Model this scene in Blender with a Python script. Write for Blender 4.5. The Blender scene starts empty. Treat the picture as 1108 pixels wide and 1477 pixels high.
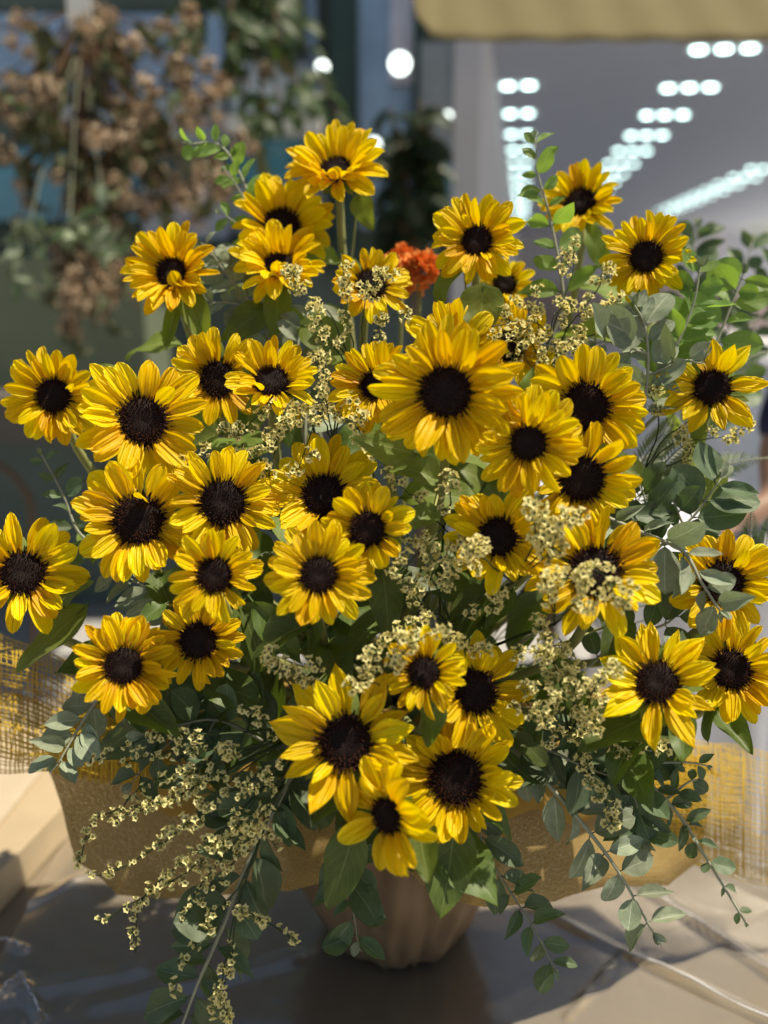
import bpy, bmesh, math, random
from mathutils import Vector, Matrix, Quaternion, noise
R_ = math.radians
sc = bpy.context.scene
col = sc.collection

# ------------------------------------------------------------------ camera
F = 1400.0                      # focal length in pixels of the 1108x1477 photograph
CAMZ = 1.64
TILT = R_(13.8)
C = Vector((0, 0, CAMZ))
RIGHT = Vector((1, 0, 0)); UP = Vector((0, math.sin(TILT), math.cos(TILT))); FWD = Vector((0, math.cos(TILT), -math.sin(TILT)))
cd = bpy.data.cameras.new('camera'); cam = bpy.data.objects.new('camera', cd); col.objects.link(cam)
cam.location = C; cam.rotation_euler = (math.pi/2 - TILT, 0, 0)
cd.sensor_fit = 'VERTICAL'; cd.sensor_height = 36.0; cd.lens = 36.0*F/1477.0
cd.clip_start = 0.02; cd.clip_end = 500
cd.dof.use_dof = True; cd.dof.focus_distance = 1.15; cd.dof.aperture_fstop = (cd.lens/1000)/0.0205
sc.camera = cam
# ------------------------------------------------------------------ light
SUN_EL, SUN_AZ = R_(67), R_(92)       # azimuth from +Y towards +X: high, from the right
w = bpy.data.worlds.new('World'); sc.world = w; w.use_nodes = True
nt = w.node_tree; bg = nt.nodes['Background']
sky = nt.nodes.new('ShaderNodeTexSky'); sky.sky_type = 'NISHITA'; sky.sun_disc = False
sky.sun_elevation = SUN_EL; sky.sun_rotation = SUN_AZ
nt.links.new(sky.outputs[0], bg.inputs[0]); bg.inputs[1].default_value = 0.075
sd = bpy.data.lights.new('sun', 'SUN'); sun = bpy.data.objects.new('sun', sd); col.objects.link(sun)
sd.energy = 5.0; sd.angle = R_(0.5); sd.color = (1.0, 0.95, 0.86)
to_sun = Vector((math.sin(SUN_AZ)*math.cos(SUN_EL), math.cos(SUN_AZ)*math.cos(SUN_EL), math.sin(SUN_EL)))
sun.rotation_euler = (-to_sun).to_track_quat('-Z', 'Y').to_euler(); sun.location = (1, 2, 6)
sc.view_settings.view_transform = 'Standard'; sc.view_settings.look = 'None'
sc.view_settings.exposure = 0.42; sc.view_settings.gamma = 1.0
sc.view_settings.use_white_balance = True; sc.view_settings.white_balance_temperature = 7400; sc.view_settings.white_balance_tint = 7
sc.render.engine = 'CYCLES'
sc.cycles.max_bounces = 8; sc.cycles.transparent_max_bounces = 12; sc.cycles.transmission_bounces = 6; sc.cycles.diffuse_bounces = 4

# ------------------------------------------------------------------ helpers
def P(x, y, d):                 # a spot seen at (x, y) in the photograph, d metres deep
    return C + d*(FWD + RIGHT*((x-554)/F) + UP*((738.5-y)/F))
def ray(x, y): return FWD + RIGHT*((x-554)/F) + UP*((738.5-y)/F)
def PZ(x, y, z): r = ray(x, y); return C + r*((z-C.z)/r.z)
def PY(x, y, Y): r = ray(x, y); return C + r*(Y/r.y)

class MB:
    def __init__(s): s.v = []; s.f = []; s.uv = []; s.mi = []
    def add(s, vs, fs, uvs=None, mi=0):
        o = len(s.v); s.v += [tuple(v) for v in vs]
        s.uv += uvs if uvs else [(0.5, 0.5)]*len(vs)
        for f in fs: s.f.append(tuple(i+o for i in f)); s.mi.append(mi)
    def tube(s, pts, rad, sides=7, cap=True, mi=0):
        n = len(pts); vs = []; uv = []
        up = Vector((0.31, 0.2, 0.93)); prev = None
        for i, p in enumerate(pts):
            t = (pts[min(i+1, n-1)] - pts[max(i-1, 0)])
            if t.length < 1e-9: t = Vector((0, 0, 1))
            t.normalize()
            a = (prev - t*prev.dot(t)) if prev is not None else t.cross(up)
            if a.length < 1e-6: a = t.orthogonal()
            a.normalize(); prev = a; b = t.cross(a)
            r = rad[i] if isinstance(rad, (list, tuple)) else rad
            for k in range(sides):
                an = 2*math.pi*k/sides
                vs.append(p + a*(math.cos(an)*r) + b*(math.sin(an)*r)); uv.append((i/(n-1), k/sides))
        fs = []
        for i in range(n-1):
            for k in range(sides):
                k2 = (k+1) % sides
                fs.append((i*sides+k, i*sides+k2, (i+1)*sides+k2, (i+1)*sides+k))
        if cap:
            fs.append(tuple(range(sides-1, -1, -1))); fs.append(tuple((n-1)*sides+k for k in range(sides)))
        s.add(vs, fs, uv, mi)
    def box(s, lo, hi, M=None, mi=0):
        x0, y0, z0 = lo; x1, y1, z1 = hi
        vs = [Vector(p) for p in ((x0,y0,z0),(x1,y0,z0),(x1,y1,z0),(x0,y1,z0),(x0,y0,z1),(x1,y0,z1),(x1,y1,z1),(x0,y1,z1))]
        if M is not None: vs = [M @ v for v in vs]
        s.add(vs, [(0,3,2,1),(4,5,6,7),(0,1,5,4),(1,2,6,5),(2,3,7,6),(3,0,4,7)], [(v.x, v.z) for v in vs], mi)
    def mesh(s, name, mats, smooth=True):
        me = bpy.data.meshes.new(name); me.from_pydata(s.v, [], s.f); 
        ul = me.uv_layers.new(name='UVMap')
        idx = [0]*len(me.loops); me.loops.foreach_get('vertex_index', idx)
        flat = []
        for i in idx: flat += s.uv[i]
        ul.data.foreach_set('uv', flat)
        for m in (mats if isinstance(mats, (list, tuple)) else [mats]): me.materials.append(m)
        me.polygons.foreach_set('material_index', s.mi)
        if smooth: me.polygons.foreach_set('use_smooth', [True]*len(me.polygons))
        me.update(); return me

def empty(name, loc):
    o = bpy.data.objects.new(name, None); o.location = loc; o.empty_display_size = 0.02; col.objects.link(o); return o
def put(name, me, parent=None, M=None):
    """link a mesh object; M is its world matrix, parents are never rotated or scaled unless they are parts"""
    o = bpy.data.objects.new(name, me); col.objects.link(o)
    M = M if M is not None else Matrix.Identity(4)
    if parent is not None:
        o.parent = parent; o.matrix_parent_inverse = WM[parent].inverted(); o.matrix_basis = M
    else: o.matrix_world = M
    WM[o] = M.copy(); return o
WM = {}
def thing(name, label, cat, loc, group=None):
    o = empty(name, loc); WM[o] = Matrix.Translation(Vector(loc)); tag(o, label, cat, group); return o
def tag(o, label, cat, group=None):
    o['label'] = label; o['category'] = cat
    if group: o['group'] = group
    return o
def struct(o): o['kind'] = 'structure'; return o
def bez(p0, p1, p2, p3, n):
    return [p0*(1-t)**3 + p1*3*t*(1-t)**2 + p2*3*t*t*(1-t) + p3*t**3 for t in [i/(n-1) for i in range(n)]]
def smooth_poly(pts, n):
    """Catmull-Rom through the points, n samples"""
    q = [pts[0]*2-pts[1]] + list(pts) + [pts[-1]*2-pts[-2]]
    out = []; m = len(pts)-1
    for k in range(n):
        u = k/(n-1)*m; i = min(int(u), m-1); t = u-i
        a, b, c, d = q[i], q[i+1], q[i+2], q[i+3]
        out.append(0.5*((2*b) + (c-a)*t + (2*a-5*b+4*c-d)*t*t + (3*b-a-3*c+d)*t**3))
    return out
def frame(x, n):
    """matrix with local X along x, local Z near n"""
    x = x.normalized(); z = n - x*n.dot(x)
    if z.length < 1e-5: z = x.orthogonal()
    z.normalize(); y = z.cross(x)
    return Matrix(((x.x, y.x, z.x), (x.y, y.y, z.y), (x.z, y.z, z.z))).to_4x4()
rnd = random.Random(11)
def U(a, b): return rnd.uniform(a, b)
def lerp(a, b, t): return a+(b-a)*t

# ------------------------------------------------------------------ materials
def newmat(name):
    m = bpy.data.materials.new(name); m.use_nodes = True
    t = m.node_tree; b = t.nodes['Principled BSDF']; return m, t, b
def N(t, kind, **kw):
    n = t.nodes.new(kind)
    for k, v in kw.items(): setattr(n, k, v)
    return n
def mixcol(t, fac, a, b, mode='MIX'):
    n = N(t, 'ShaderNodeMix', data_type='RGBA', blend_type=mode)
    for s, v in ((n.inputs[0], fac), (n.inputs[6], a), (n.inputs[7], b)):
        if hasattr(v, 'links'): t.links.new(v, s)
        elif isinstance(v, (int, float)): s.default_value = v
        else: s.default_value = (*v, 1)
    return n.outputs[2]
def mathn(t, op, a, b=None, c=None):
    n = N(t, 'ShaderNodeMath', operation=op)
    for s, v in zip(n.inputs, (a, b, c)):
        if v is None: continue
        if hasattr(v, 'links'): t.links.new(v, s)
        else: s.default_value = v
    return n.outputs[0]
def ramp(t, fac, stops):
    n = N(t, 'ShaderNodeValToRGB'); e = n.color_ramp.elements
    while len(e) < len(stops): e.new(0.5)
    for el, (p, c) in zip(e, stops): el.position = p; el.color = (*c, 1)
    t.links.new(fac, n.inputs[0]); return n.outputs[0]
def uvxy(t):
    u = N(t, 'ShaderNodeUVMap'); s = N(t, 'ShaderNodeSeparateXYZ'); t.links.new(u.outputs[0], s.inputs[0])
    return u.outputs[0], s.outputs[0], s.outputs[1]
def noise_tex(t, vec, scale, detail=3, rough=0.5):
    n = N(t, 'ShaderNodeTexNoise'); n.inputs['Scale'].default_value = scale; n.inputs['Detail'].default_value = detail
    n.inputs['Roughness'].default_value = rough
    if vec is not None: t.links.new(vec, n.inputs['Vector'])
    return n.outputs[0]
def bump(t, b, h, strength, dist):
    n = N(t, 'ShaderNodeBump'); n.inputs['Strength'].default_value = strength; n.inputs['Distance'].default_value = dist
    t.links.new(h, n.inputs['Height']); t.links.new(n.outputs[0], b.inputs['Normal']); return n
def translucent(m, t, b, colour, fac, normal=None):
    tr = N(t, 'ShaderNodeBsdfTranslucent'); mx = N(t, 'ShaderNodeMixShader')
    if hasattr(colour, 'links'): t.links.new(colour, tr.inputs[0])
    else: tr.inputs[0].default_value = (*colour, 1)
    if normal is not None: t.links.new(normal.outputs[0], tr.inputs['Normal'])
    mx.inputs[0].default_value = fac
    t.links.new(b.outputs[0], mx.inputs[1]); t.links.new(tr.outputs[0], mx.inputs[2])
    t.links.new(mx.outputs[0], t.nodes['Material Output'].inputs[0])
def combine(t, x, y, z=0.0):
    n = N(t, 'ShaderNodeCombineXYZ')
    for s, v in zip(n.inputs, (x, y, z)):
        if hasattr(v, 'links'): t.links.new(v, s)
        else: s.default_value = v
    return n.outputs[0]

def mat_petal(name, base, tip):
    m, t, b = newmat(name); uv, u, v = uvxy(t)
    oi = N(t, 'ShaderNodeObjectInfo')
    seedv = mathn(t, 'MULTIPLY', oi.outputs['Random'], 37.0)
    c0 = ramp(t, u, [(0.0, base), (0.16, tuple(lerp(a, c, 0.35) for a, c in zip(base, tip))), (0.5, tip), (1.0, tuple(min(1, x*1.06) for x in tip))])
    st = noise_tex(t, combine(t, mathn(t, 'MULTIPLY', u, 1.2), mathn(t, 'MULTIPLY', v, 9.0), seedv), 1.6, 4)
    c1 = mixcol(t, mathn(t, 'MULTIPLY', mathn(t, 'SUBTRACT', st, 0.42), 1.5), c0, tuple(x*y for x, y in zip(tip, (0.94, 0.82, 0.6))))
    hs = N(t, 'ShaderNodeHueSaturation'); t.links.new(c1, hs.inputs['Color'])
    t.links.new(mathn(t, 'MULTIPLY_ADD', oi.outputs['Random'], 0.022, 0.489), hs.inputs['Hue'])
    t.links.new(mathn(t, 'MULTIPLY_ADD', oi.outputs['Random'], 0.2, 0.88), hs.inputs['Value'])
    t.links.new(hs.outputs[0], b.inputs['Base Color'])
    b.inputs['Roughness'].default_value = 0.48; b.inputs['Specular IOR Level'].default_value = 0.38
    rib = mathn(t, 'SINE', mathn(t, 'MULTIPLY', v, 44.0))
    h = mathn(t, 'ADD', mathn(t, 'MULTIPLY', rib, 0.5), mathn(t, 'MULTIPLY', st, 1.6))
    n = bump(t, b, h, 0.7, 0.0014)
    translucent(m, t, b, hs.outputs[0], 0.42)
    return m
PETAL = mat_petal('petal_yellow', (0.84, 0.48, 0.006), (0.93, 0.69, 0.008))
PETAL2 = mat_petal('petal_golden', (0.82, 0.39, 0.005), (0.92, 0.59, 0.006))

def mat_leaf(name, c, vein, trans, tf, rough=0.5, spec=0.4, veins=True, sc_=1.0):
    m, t, b = newmat(name); uv, u, v = uvxy(t); oi = N(t, 'ShaderNodeObjectInfo')
    seedv = mathn(t, 'MULTIPLY', oi.outputs['Random'], 51.0)
    av = mathn(t, 'ABSOLUTE', mathn(t, 'SUBTRACT', v, 0.5))
    mid = mathn(t, 'LESS_THAN', av, 0.018)
    sv = mathn(t, 'SINE', mathn(t, 'MULTIPLY', mathn(t, 'SUBTRACT', u, mathn(t, 'MULTIPLY', av, 0.75)), 40.0))
    svl = mathn(t, 'GREATER_THAN', sv, 0.93)
    vm = mathn(t, 'MAXIMUM', mid, mathn(t, 'MULTIPLY', svl, 0.5 if veins else 0.18))
    nz = noise_tex(t, combine(t, mathn(t, 'MULTIPLY', u, 5), mathn(t, 'MULTIPLY', v, 4), seedv), 1.4, 4)
    cc = mixcol(t, nz, tuple(x*0.62 for x in c), tuple(x*1.38 for x in c))
    cc = mixcol(t, vm, cc, vein)
    hs = N(t, 'ShaderNodeHueSaturation'); t.links.new(cc, hs.inputs['Color'])
    t.links.new(mathn(t, 'MULTIPLY_ADD', oi.outputs['Random'], 0.5, 0.75), hs.inputs['Value'])
    t.links.new(mathn(t, 'MULTIPLY_ADD', oi.outputs['Random'], 0.03, 0.485), hs.inputs['Hue'])
    t.links.new(hs.outputs[0], b.inputs['Base Color'])
    b.inputs['Roughness'].default_value = rough; b.inputs['Specular IOR Level'].default_value = spec
    h = mathn(t, 'SUBTRACT', mathn(t, 'MULTIPLY', nz, 0.6), mathn(t, 'MULTIPLY', vm, 0.9))
    bump(t, b, h, 0.5, 0.0012)
    if tf: translucent(m, t, b, trans, tf)
    return m
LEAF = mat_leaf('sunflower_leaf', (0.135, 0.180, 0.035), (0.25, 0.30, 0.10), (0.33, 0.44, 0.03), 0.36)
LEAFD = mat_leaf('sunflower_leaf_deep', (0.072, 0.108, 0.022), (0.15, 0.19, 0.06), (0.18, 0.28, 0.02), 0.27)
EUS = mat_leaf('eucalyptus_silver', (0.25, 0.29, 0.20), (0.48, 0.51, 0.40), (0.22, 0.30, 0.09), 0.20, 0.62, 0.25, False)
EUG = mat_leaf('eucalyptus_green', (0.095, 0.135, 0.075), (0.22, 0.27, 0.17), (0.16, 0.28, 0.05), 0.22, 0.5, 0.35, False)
EUB = mat_leaf('eucalyptus_bright', (0.13, 0.21, 0.06), (0.30, 0.38, 0.18), (0.34, 0.55, 0.06), 0.42, 0.5, 0.35, False)
OLD = mat_leaf('dried_leaf', (0.095, 0.11, 0.06), (0.17, 0.17, 0.10), (0.10, 0.10, 0.03), 0.15, 0.7, 0.2)

def mat_plain(name, c, rough=0.6, spec=0.3, var=0.25, scale=30.0, bmp=0.3, bd=0.001, trans=None, metallic=0.0):
    m, t, b = newmat(name); tc = N(t, 'ShaderNodeTexCoord')
    nz = noise_tex(t, tc.outputs['Object'], scale, 5, 0.6)
    cc = mixcol(t, nz, tuple(max(0, x*(1-var)) for x in c), tuple(min(1, x*(1+var)) for x in c))
    t.links.new(cc, b.inputs['Base Color']); b.inputs['Roughness'].default_value = rough
    b.inputs['Specular IOR Level'].default_value = spec; b.inputs['Metallic'].default_value = metallic
    if bmp: bump(t, b, nz, bmp, bd)
    if trans: translucent(m, t, b, trans[0], trans[1])
    return m
STEM = mat_plain('sunflower_stem', (0.26, 0.27, 0.10), 0.6, 0.3, 0.3, 90)
CALYX = mat_plain('calyx_green', (0.16, 0.22, 0.05), 0.6, 0.3, 0.3, 60, trans=((0.3, 0.42, 0.05), 0.25))
DISC = mat_plain('disc_brown', (0.012, 0.006, 0.005), 0.75, 0.2, 0.5, 300)
FLORET = mat_plain('floret_maroon', (0.026, 0.008, 0.006), 0.7, 0.15, 0.6, 200)
FLTIP = mat_plain('floret_tip', (0.13, 0.04, 0.014), 0.6, 0.3, 0.5, 200)
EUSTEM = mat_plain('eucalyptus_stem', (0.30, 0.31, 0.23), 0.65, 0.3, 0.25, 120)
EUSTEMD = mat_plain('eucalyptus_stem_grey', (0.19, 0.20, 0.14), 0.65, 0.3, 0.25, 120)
STSTEM = mat_plain('statice_stem', (0.030, 0.050, 0.016), 0.6, 0.3, 0.4, 120)
CREAM = mat_plain('statice_cream', (0.93, 0.83, 0.42), 0.7, 0.2, 0.12, 200, trans=((0.93, 0.80, 0.30), 0.38))
CREAMD = mat_plain('statice_throat', (0.13, 0.10, 0.03), 0.7, 0.2, 0.3, 200)
STGREEN = mat_plain('statice_husk', (0.20, 0.23, 0.09), 0.7, 0.2, 0.3, 200)

# ------------------------------------------------------------------ shared meshes: petals, leaves, florets
def petal_mesh(seed, width, pointy, c0, c1, fold=0.0):
    r = random.Random(seed); mb = MB(); nu, nv = 16, 15
    x = z = 0.0; vs = []; uv = []
    ph = r.uniform(0, 6.28); ph2 = r.uniform(0, 6.28); skew = r.uniform(-0.07, 0.07); ew = r.uniform(0.008, 0.022)
    notch = r.uniform(0.0, 0.02)
    for i in range(nu):
        u = i/(nu-1)
        ang = c0 + c1*u + (fold*max(0, u-0.55)*3)
        if i: x += math.cos(ang)/(nu-1); z += math.sin(ang)/(nu-1)
        if u < 0.5:
            s = min(1, u/0.5); s = s*s*(3-2*s); wd = 0.42+0.58*s
        else:
            q = (u-0.5)/0.5
            wd = (1-q**1.7)**(1.05) if pointy else (1-q**2.5)**0.62
        wd = max(wd, 0.012)*width*0.5
        for j in range(nv):
            v = j/(nv-1)*2-1
            yy = v*wd + skew*u*u
            cz = width*wd*1.1*(v*v) + width*0.062*math.cos(v*8.6+0.5*math.sin(ph2))*min(1, 3.2*u*(1.05-u)+0.1)
            cz += ew*math.sin(u*9+ph+(1.7 if v > 0 else 0))*abs(v)**1.5*u
            px = x - math.sin(ang)*cz - notch*abs(v)*u; pz = z + math.cos(ang)*cz
            vs.append((px, yy, pz)); uv.append((u, v*0.5*max(0.3, wd/(width*0.5))+0.5))
    fs = [(i*nv+j, (i+1)*nv+j, (i+1)*nv+j+1, i*nv+j+1) for i in range(nu-1) for j in range(nv-1)]
    mb.add(vs, fs, uv); return mb
PET = {'round': [], 'point': []}
for k in range(14):
    c0 = [0.15, 0.35, 0.05, 0.25, 0.45, 0.1, 0.3][k % 7]; c1 = [-0.35, -0.7, 0.05, -0.45, -0.9, 0.3, -0.2][k % 7]
    PET['round'].append([petal_mesh(k, 0.40+0.03*(k % 3), False, c0, c1).mesh('petal', mm) for mm in (PETAL, PETAL2)])
    PET['point'].append([petal_mesh(k+50, 0.37+0.03*(k % 3), True, c0, c1).mesh('petal', mm) for mm in (PETAL, PETAL2)])
CURLED = [petal_mesh(k+90, 0.5, False, 0.9, 1.9, 0.5).mesh('petal', PETAL) for k in range(3)]

def leaf_mesh(seed, kind, mat, bend=0.5, fold=0.25, wav=0.03):
    """unit length leaf along +X, Z up; kind: heart, ellipse, oval, lance"""
    r = random.Random(seed); mb = MB(); nu, nv = 13, 7; vs = []; uv = []
    ph = r.uniform(0, 6.3); tw = r.uniform(-0.4, 0.4); x = z = 0.0; side = r.uniform(-0.08, 0.08)
    Wd = {'heart': 0.66, 'ellipse': 0.56, 'oval': 0.74, 'lance': 0.34, 'point': 0.52}[kind]
    for i in range(nu):
        u = i/(nu-1); ang = 0.35*bend - bend*u*1.2
        if i: x += math.cos(ang)/(nu-1); z += math.sin(ang)/(nu-1)
        if kind == 'heart': wd = (math.sin(math.pi*min(1, u**0.62))**0.8) if u > 0 else 0.02
        elif kind in ('ellipse', 'lance'): wd = math.sin(math.pi*u**0.92)**0.85 if 0 < u < 1 else 0.0
        elif kind == 'oval': wd = math.sin(math.pi*u**1.02)**0.62 if 0 < u < 1 else 0.0
        else: wd = math.sin(math.pi*u**0.72)**1.05 if 0 < u < 1 else 0.0
        wd = max(wd, 0.015)*Wd*0.5
        for j in range(nv):
            v = j/(nv-1)*2-1
            yy = v*wd*math.cos(fold*abs(v)); zz = abs(v)*wd*math.sin(fold*1.4) + wav*math.sin(u*11+ph+v*1.3)*abs(v)
            zz += tw*u*v*wd*0.7
            back = (0.10*abs(v)**1.5*(1-u)**3 if kind == 'heart' else 0)
            vs.append((x - math.sin(ang)*zz - back, yy + side*u*u, z + math.cos(ang)*zz)); uv.append((u, v*0.5+0.5))
    fs = [(i*nv+j, (i+1)*nv+j, (i+1)*nv+j+1, i*nv+j+1) for i in range(nu-1) for j in range(nv-1)]
    mb.add(vs, fs, uv)
    # a short stalk
    mb.tube([Vector((-0.10, 0, -0.02)), Vector((0.0, 0, 0.0)), Vector((0.08, 0, 0.008))], [0.022, 0.016, 0.008], 5)
    return mb.mesh('leaf', mat)
LF = {('sun', m.name): [leaf_mesh(k, 'heart' if k % 3 else 'point', m, [0.5, 1.0, 0.2, 1.5, -0.4][k % 5], [0.2, 0.45, 0.1, 0.6][k % 4], 0.045) for k in range(8)] for m in (LEAF, LEAFD)}
for m in (EUS, EUG, EUB):
    LF[('eu', m.name)] = [leaf_mesh(k+30, ('oval', 'ellipse', 'point')[k % 3], m, [0.3, 0.7, 0.1, -0.3][k % 4], [0.15, 0.35, 0.5][k % 3], 0.02) for k in range(9)]
LF[('dry', 0)] = [leaf_mesh(k+60, ('ellipse', 'point')[k % 2], OLD, 1.4, 0.7, 0.09) for k in range(4)]

def disc_mesh(seed, ripe=0.30):
    r = random.Random(seed); base = MB(); nr, ns = 7, 28; vs = [(0, 0, 0.30)]; fs = []
    for i in range(1, nr+1):
        q = i/nr; h = 0.30 + 0.10*math.sin(q*3.0)*1.0 - 0.42*q**4
        for k in range(ns):
            a = 2*math.pi*k/ns; vs.append((0.96*q*math.cos(a), 0.96*q*math.sin(a), h))
    for k in range(ns): fs.append((0, 1+k, 1+(k+1) % ns))
    for i in range(nr-1):
        for k in range(ns): fs.append((1+i*ns+k, 1+(i+1)*ns+k, 1+(i+1)*ns+(k+1) % ns, 1+i*ns+(k+1) % ns))
    o = len(vs)
    for k in range(ns): a = 2*math.pi*k/ns; vs.append((0.5*math.cos(a), 0.5*math.sin(a), -0.35))
    for k in range(ns): fs.append((1+(nr-1)*ns+k, o+k, o+(k+1) % ns, 1+(nr-1)*ns+(k+1) % ns))
    fs.append(tuple(o+k for k in range(ns-1, -1, -1)))
    base.add(vs, fs)
    fl = MB(); n = 430
    for k in range(n):
        q = math.sqrt((k+0.5)/n); a = k*2.39996 + r.uniform(-0.1, 0.1)
        h = 0.30 + 0.10*math.sin(q*3.0) - 0.42*(q*0.97)**4
        c = Vector((0.97*q*math.cos(a), 0.97*q*math.sin(a), h-0.02))
        out = Vector((math.cos(a), math.sin(a), 0)); lean = 0.05+0.85*q**3
        d = (Vector((0, 0, 1))*(1-0.5*lean) + out*lean + Vector((r.uniform(-.25, .25), r.uniform(-.25, .25), 0))).normalized()
        ln = (0.06 + 0.17*q**2.0)*r.uniform(0.75, 1.3); rad = 0.022+0.008*q
        x = d.orthogonal().normalized(); y = d.cross(x); tip = c+d*ln
        bb = [c+x*rad*math.cos(t)+y*rad*math.sin(t) for t in (0, 2.09, 4.19)]
        tt = [tip+(x*math.cos(t)+y*math.sin(t))*rad*0.75 for t in (0, 2.09, 4.19)]
        fl.add(bb+tt, [(0, 1, 4, 3), (1, 2, 5, 4), (2, 0, 3, 5)], None, 0)
        lit = 1 if (0.45 < q < 0.97 and r.random() < ripe) else 0  # picks the florets' own brown tip colour, at random by ripeness
        fl.add(tt+[tip+d*rad*1.0], [(0, 1, 3), (1, 2, 3), (2, 0, 3)], None, lit)
    return base.mesh('disc', DISC), fl.mesh('florets', [FLORET, FLTIP], False)
DISCS = [disc_mesh(0, .22), disc_mesh(1, .10), disc_mesh(2, .35), disc_mesh(3, .8), disc_mesh(4, .65)]
def calyx_mesh(seed):
    r = random.Random(seed); mb = MB(); prof = [(0.16, -1.05), (0.22, -0.9), (0.6, -0.6), (0.95, -0.3), (1.0, -0.1)]
    ns = 18; vs = [(p*math.cos(2*math.pi*k/ns), p*math.sin(2*math.pi*k/ns), h) for p, h in prof for k in range(ns)]
    fs = [(i*ns+k, i*ns+(k+1) % ns, (i+1)*ns+(k+1) % ns, (i+1)*ns+k) for i in range(4) for k in range(ns)]
    mb.add(vs, fs)
    for k in range(20):
        a = k*2*math.pi/20*1.0 + r.uniform(-.1, .1); L = r.uniform(0.8, 1.25); e = r.uniform(-0.5, 0.25); w0 = r.uniform(0.24, 0.34)
        out = Vector((math.cos(a), math.sin(a), 0)); sd_ = Vector((-math.sin(a), math.cos(a), 0)); st = out*0.75+Vector((0, 0, -0.4))
        vs = []
        for i in range(6):
            u = i/5; p = st + out*(L*u*math.cos(e*u)) + Vector((0, 0, 1))*(L*u*(0.12+math.sin(e*u)))
            wd = w0*(1-u**1.6)*(0.8+0.6*u) + 0.005
            vs += [p-sd_*wd, p+Vector((0, 0, -0.05*(1-u))), p+sd_*wd]
        mb.add(vs, [(i*3+j, (i+1)*3+j, (i+1)*3+j+1, i*3+j+1) for i in range(5) for j in range(2)])
    return mb.mesh('calyx', CALYX)
CAL = [calyx_mesh(k) for k in range(2)]

def floret_into(mb, M, s, r):
    n = 5; vs = [M @ Vector((0, 0, -0.9*s))]; k0 = r.uniform(0, 6)
    for k in range(n*2):
        a = k0+math.pi*k/n; rr = s*(1.0 if k % 2 == 0 else 0.66)*r.uniform(0.85, 1.1); vs.append(M @ Vector((rr*math.cos(a), rr*math.sin(a), s*r.uniform(0.05, 0.4))))
    for k in range(n*2): a = k0+math.pi*k/n; vs.append(M @ Vector((0.2*s*math.cos(a), 0.2*s*math.sin(a), -0.25*s)))
    fs = []
    for k in range(n*2):
        k2 = (k+1) % (n*2); fs.append((1+k, 1+k2, 11+k2, 11+k))
    mb.add(vs, fs, None, 0)
    mb.add([vs[11+k] for k in range(10)], [tuple(range(10))], None, 1)
    mb.add([vs[0]]+[M @ Vector((0.42*s*math.cos(k), 0.42*s*math.sin(k), 0)) for k in (0, 1.57, 3.14, 4.71)], [(0, 2, 1), (0, 3, 2), (0, 4, 3), (0, 1, 4)], None, 2)
def cluster_mesh(seed, n, rad, fs_):
    r = random.Random(seed); mb = MB(); spots = []
    for k in range(n*12):
        if len(spots) >= n: break
        d = Vector((r.gauss(0, 1), r.gauss(0, 1), r.gauss(0.5, 0.8))).normalized()
        p = Vector((d.x*rad*1.25, d.y*rad*0.85, d.z*rad*0.8))*r.uniform(0.75, 1)
        if all((p-q).length > fs_*1.35 for q, _ in spots): spots.append((p, d))
    for p, d in spots:
        d = (d+Vector((r.gauss(0, .35), r.gauss(0, .35), 0.25))).normalized()
        floret_into(mb, Matrix.Translation(p) @ d.to_track_quat('Z', 'Y').to_matrix().to_4x4(), fs_*r.uniform(0.8, 1.1), r)
        mb.tube([Vector((0, 0, -rad*0.6)), p*0.5+Vector((0, 0, -rad*0.3)), p-d*fs_*0.8], 0.00055, 3, False, 2)
    return mb.mesh('flower_cluster', [CREAM, CREAMD, STGREEN], False)
CLB = [cluster_mesh(k, 10, 0.0120, 0.0054) for k in range(6)]
CLM = [cluster_mesh(k+20, 6, 0.0085, 0.0052) for k in range(5)]
CLS = [cluster_mesh(k+40, 3, 0.0055, 0.0050) for k in range(5)]

MOUTH = Vector((0.02, 1.38, 0.94))
# ================================================================== THE SETTING
def mat_ground():
    m, t, b = newmat('ground_paving'); tc = N(t, 'ShaderNodeTexCoord')
    n1 = noise_tex(t, tc.outputs['Object'], 1.1, 5); n2 = noise_tex(t, tc.outputs['Object'], 40, 4)
    c = mixcol(t, n1, (0.30, 0.29, 0.28), (0.46, 0.45, 0.44)); c = mixcol(t, mathn(t, 'MULTIPLY', n2, 0.4), c, (0.22, 0.20, 0.19))
    t.links.new(c, b.inputs['Base Color']); b.inputs['Roughness'].default_value = 0.75; bump(t, b, n2, 0.3, 0.002); return m
def slab(name, lo, hi, mat, parent=None, M=None, bev=0.0):
    mb = MB(); mb.box(lo, hi); o = put(name, mb.mesh(name, mat, False), parent, M)
    if bev:
        md = o.modifiers.new('bevel', 'BEVEL'); md.width = bev; md.segments = 2
    return o
g = MB(); g.add([(-60, -60, 0), (60, -60, 0), (60, 120, 0), (-60, 120, 0)], [(0, 1, 2, 3)])
struct(put('ground', g.mesh('ground', mat_ground(), False)))

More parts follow.
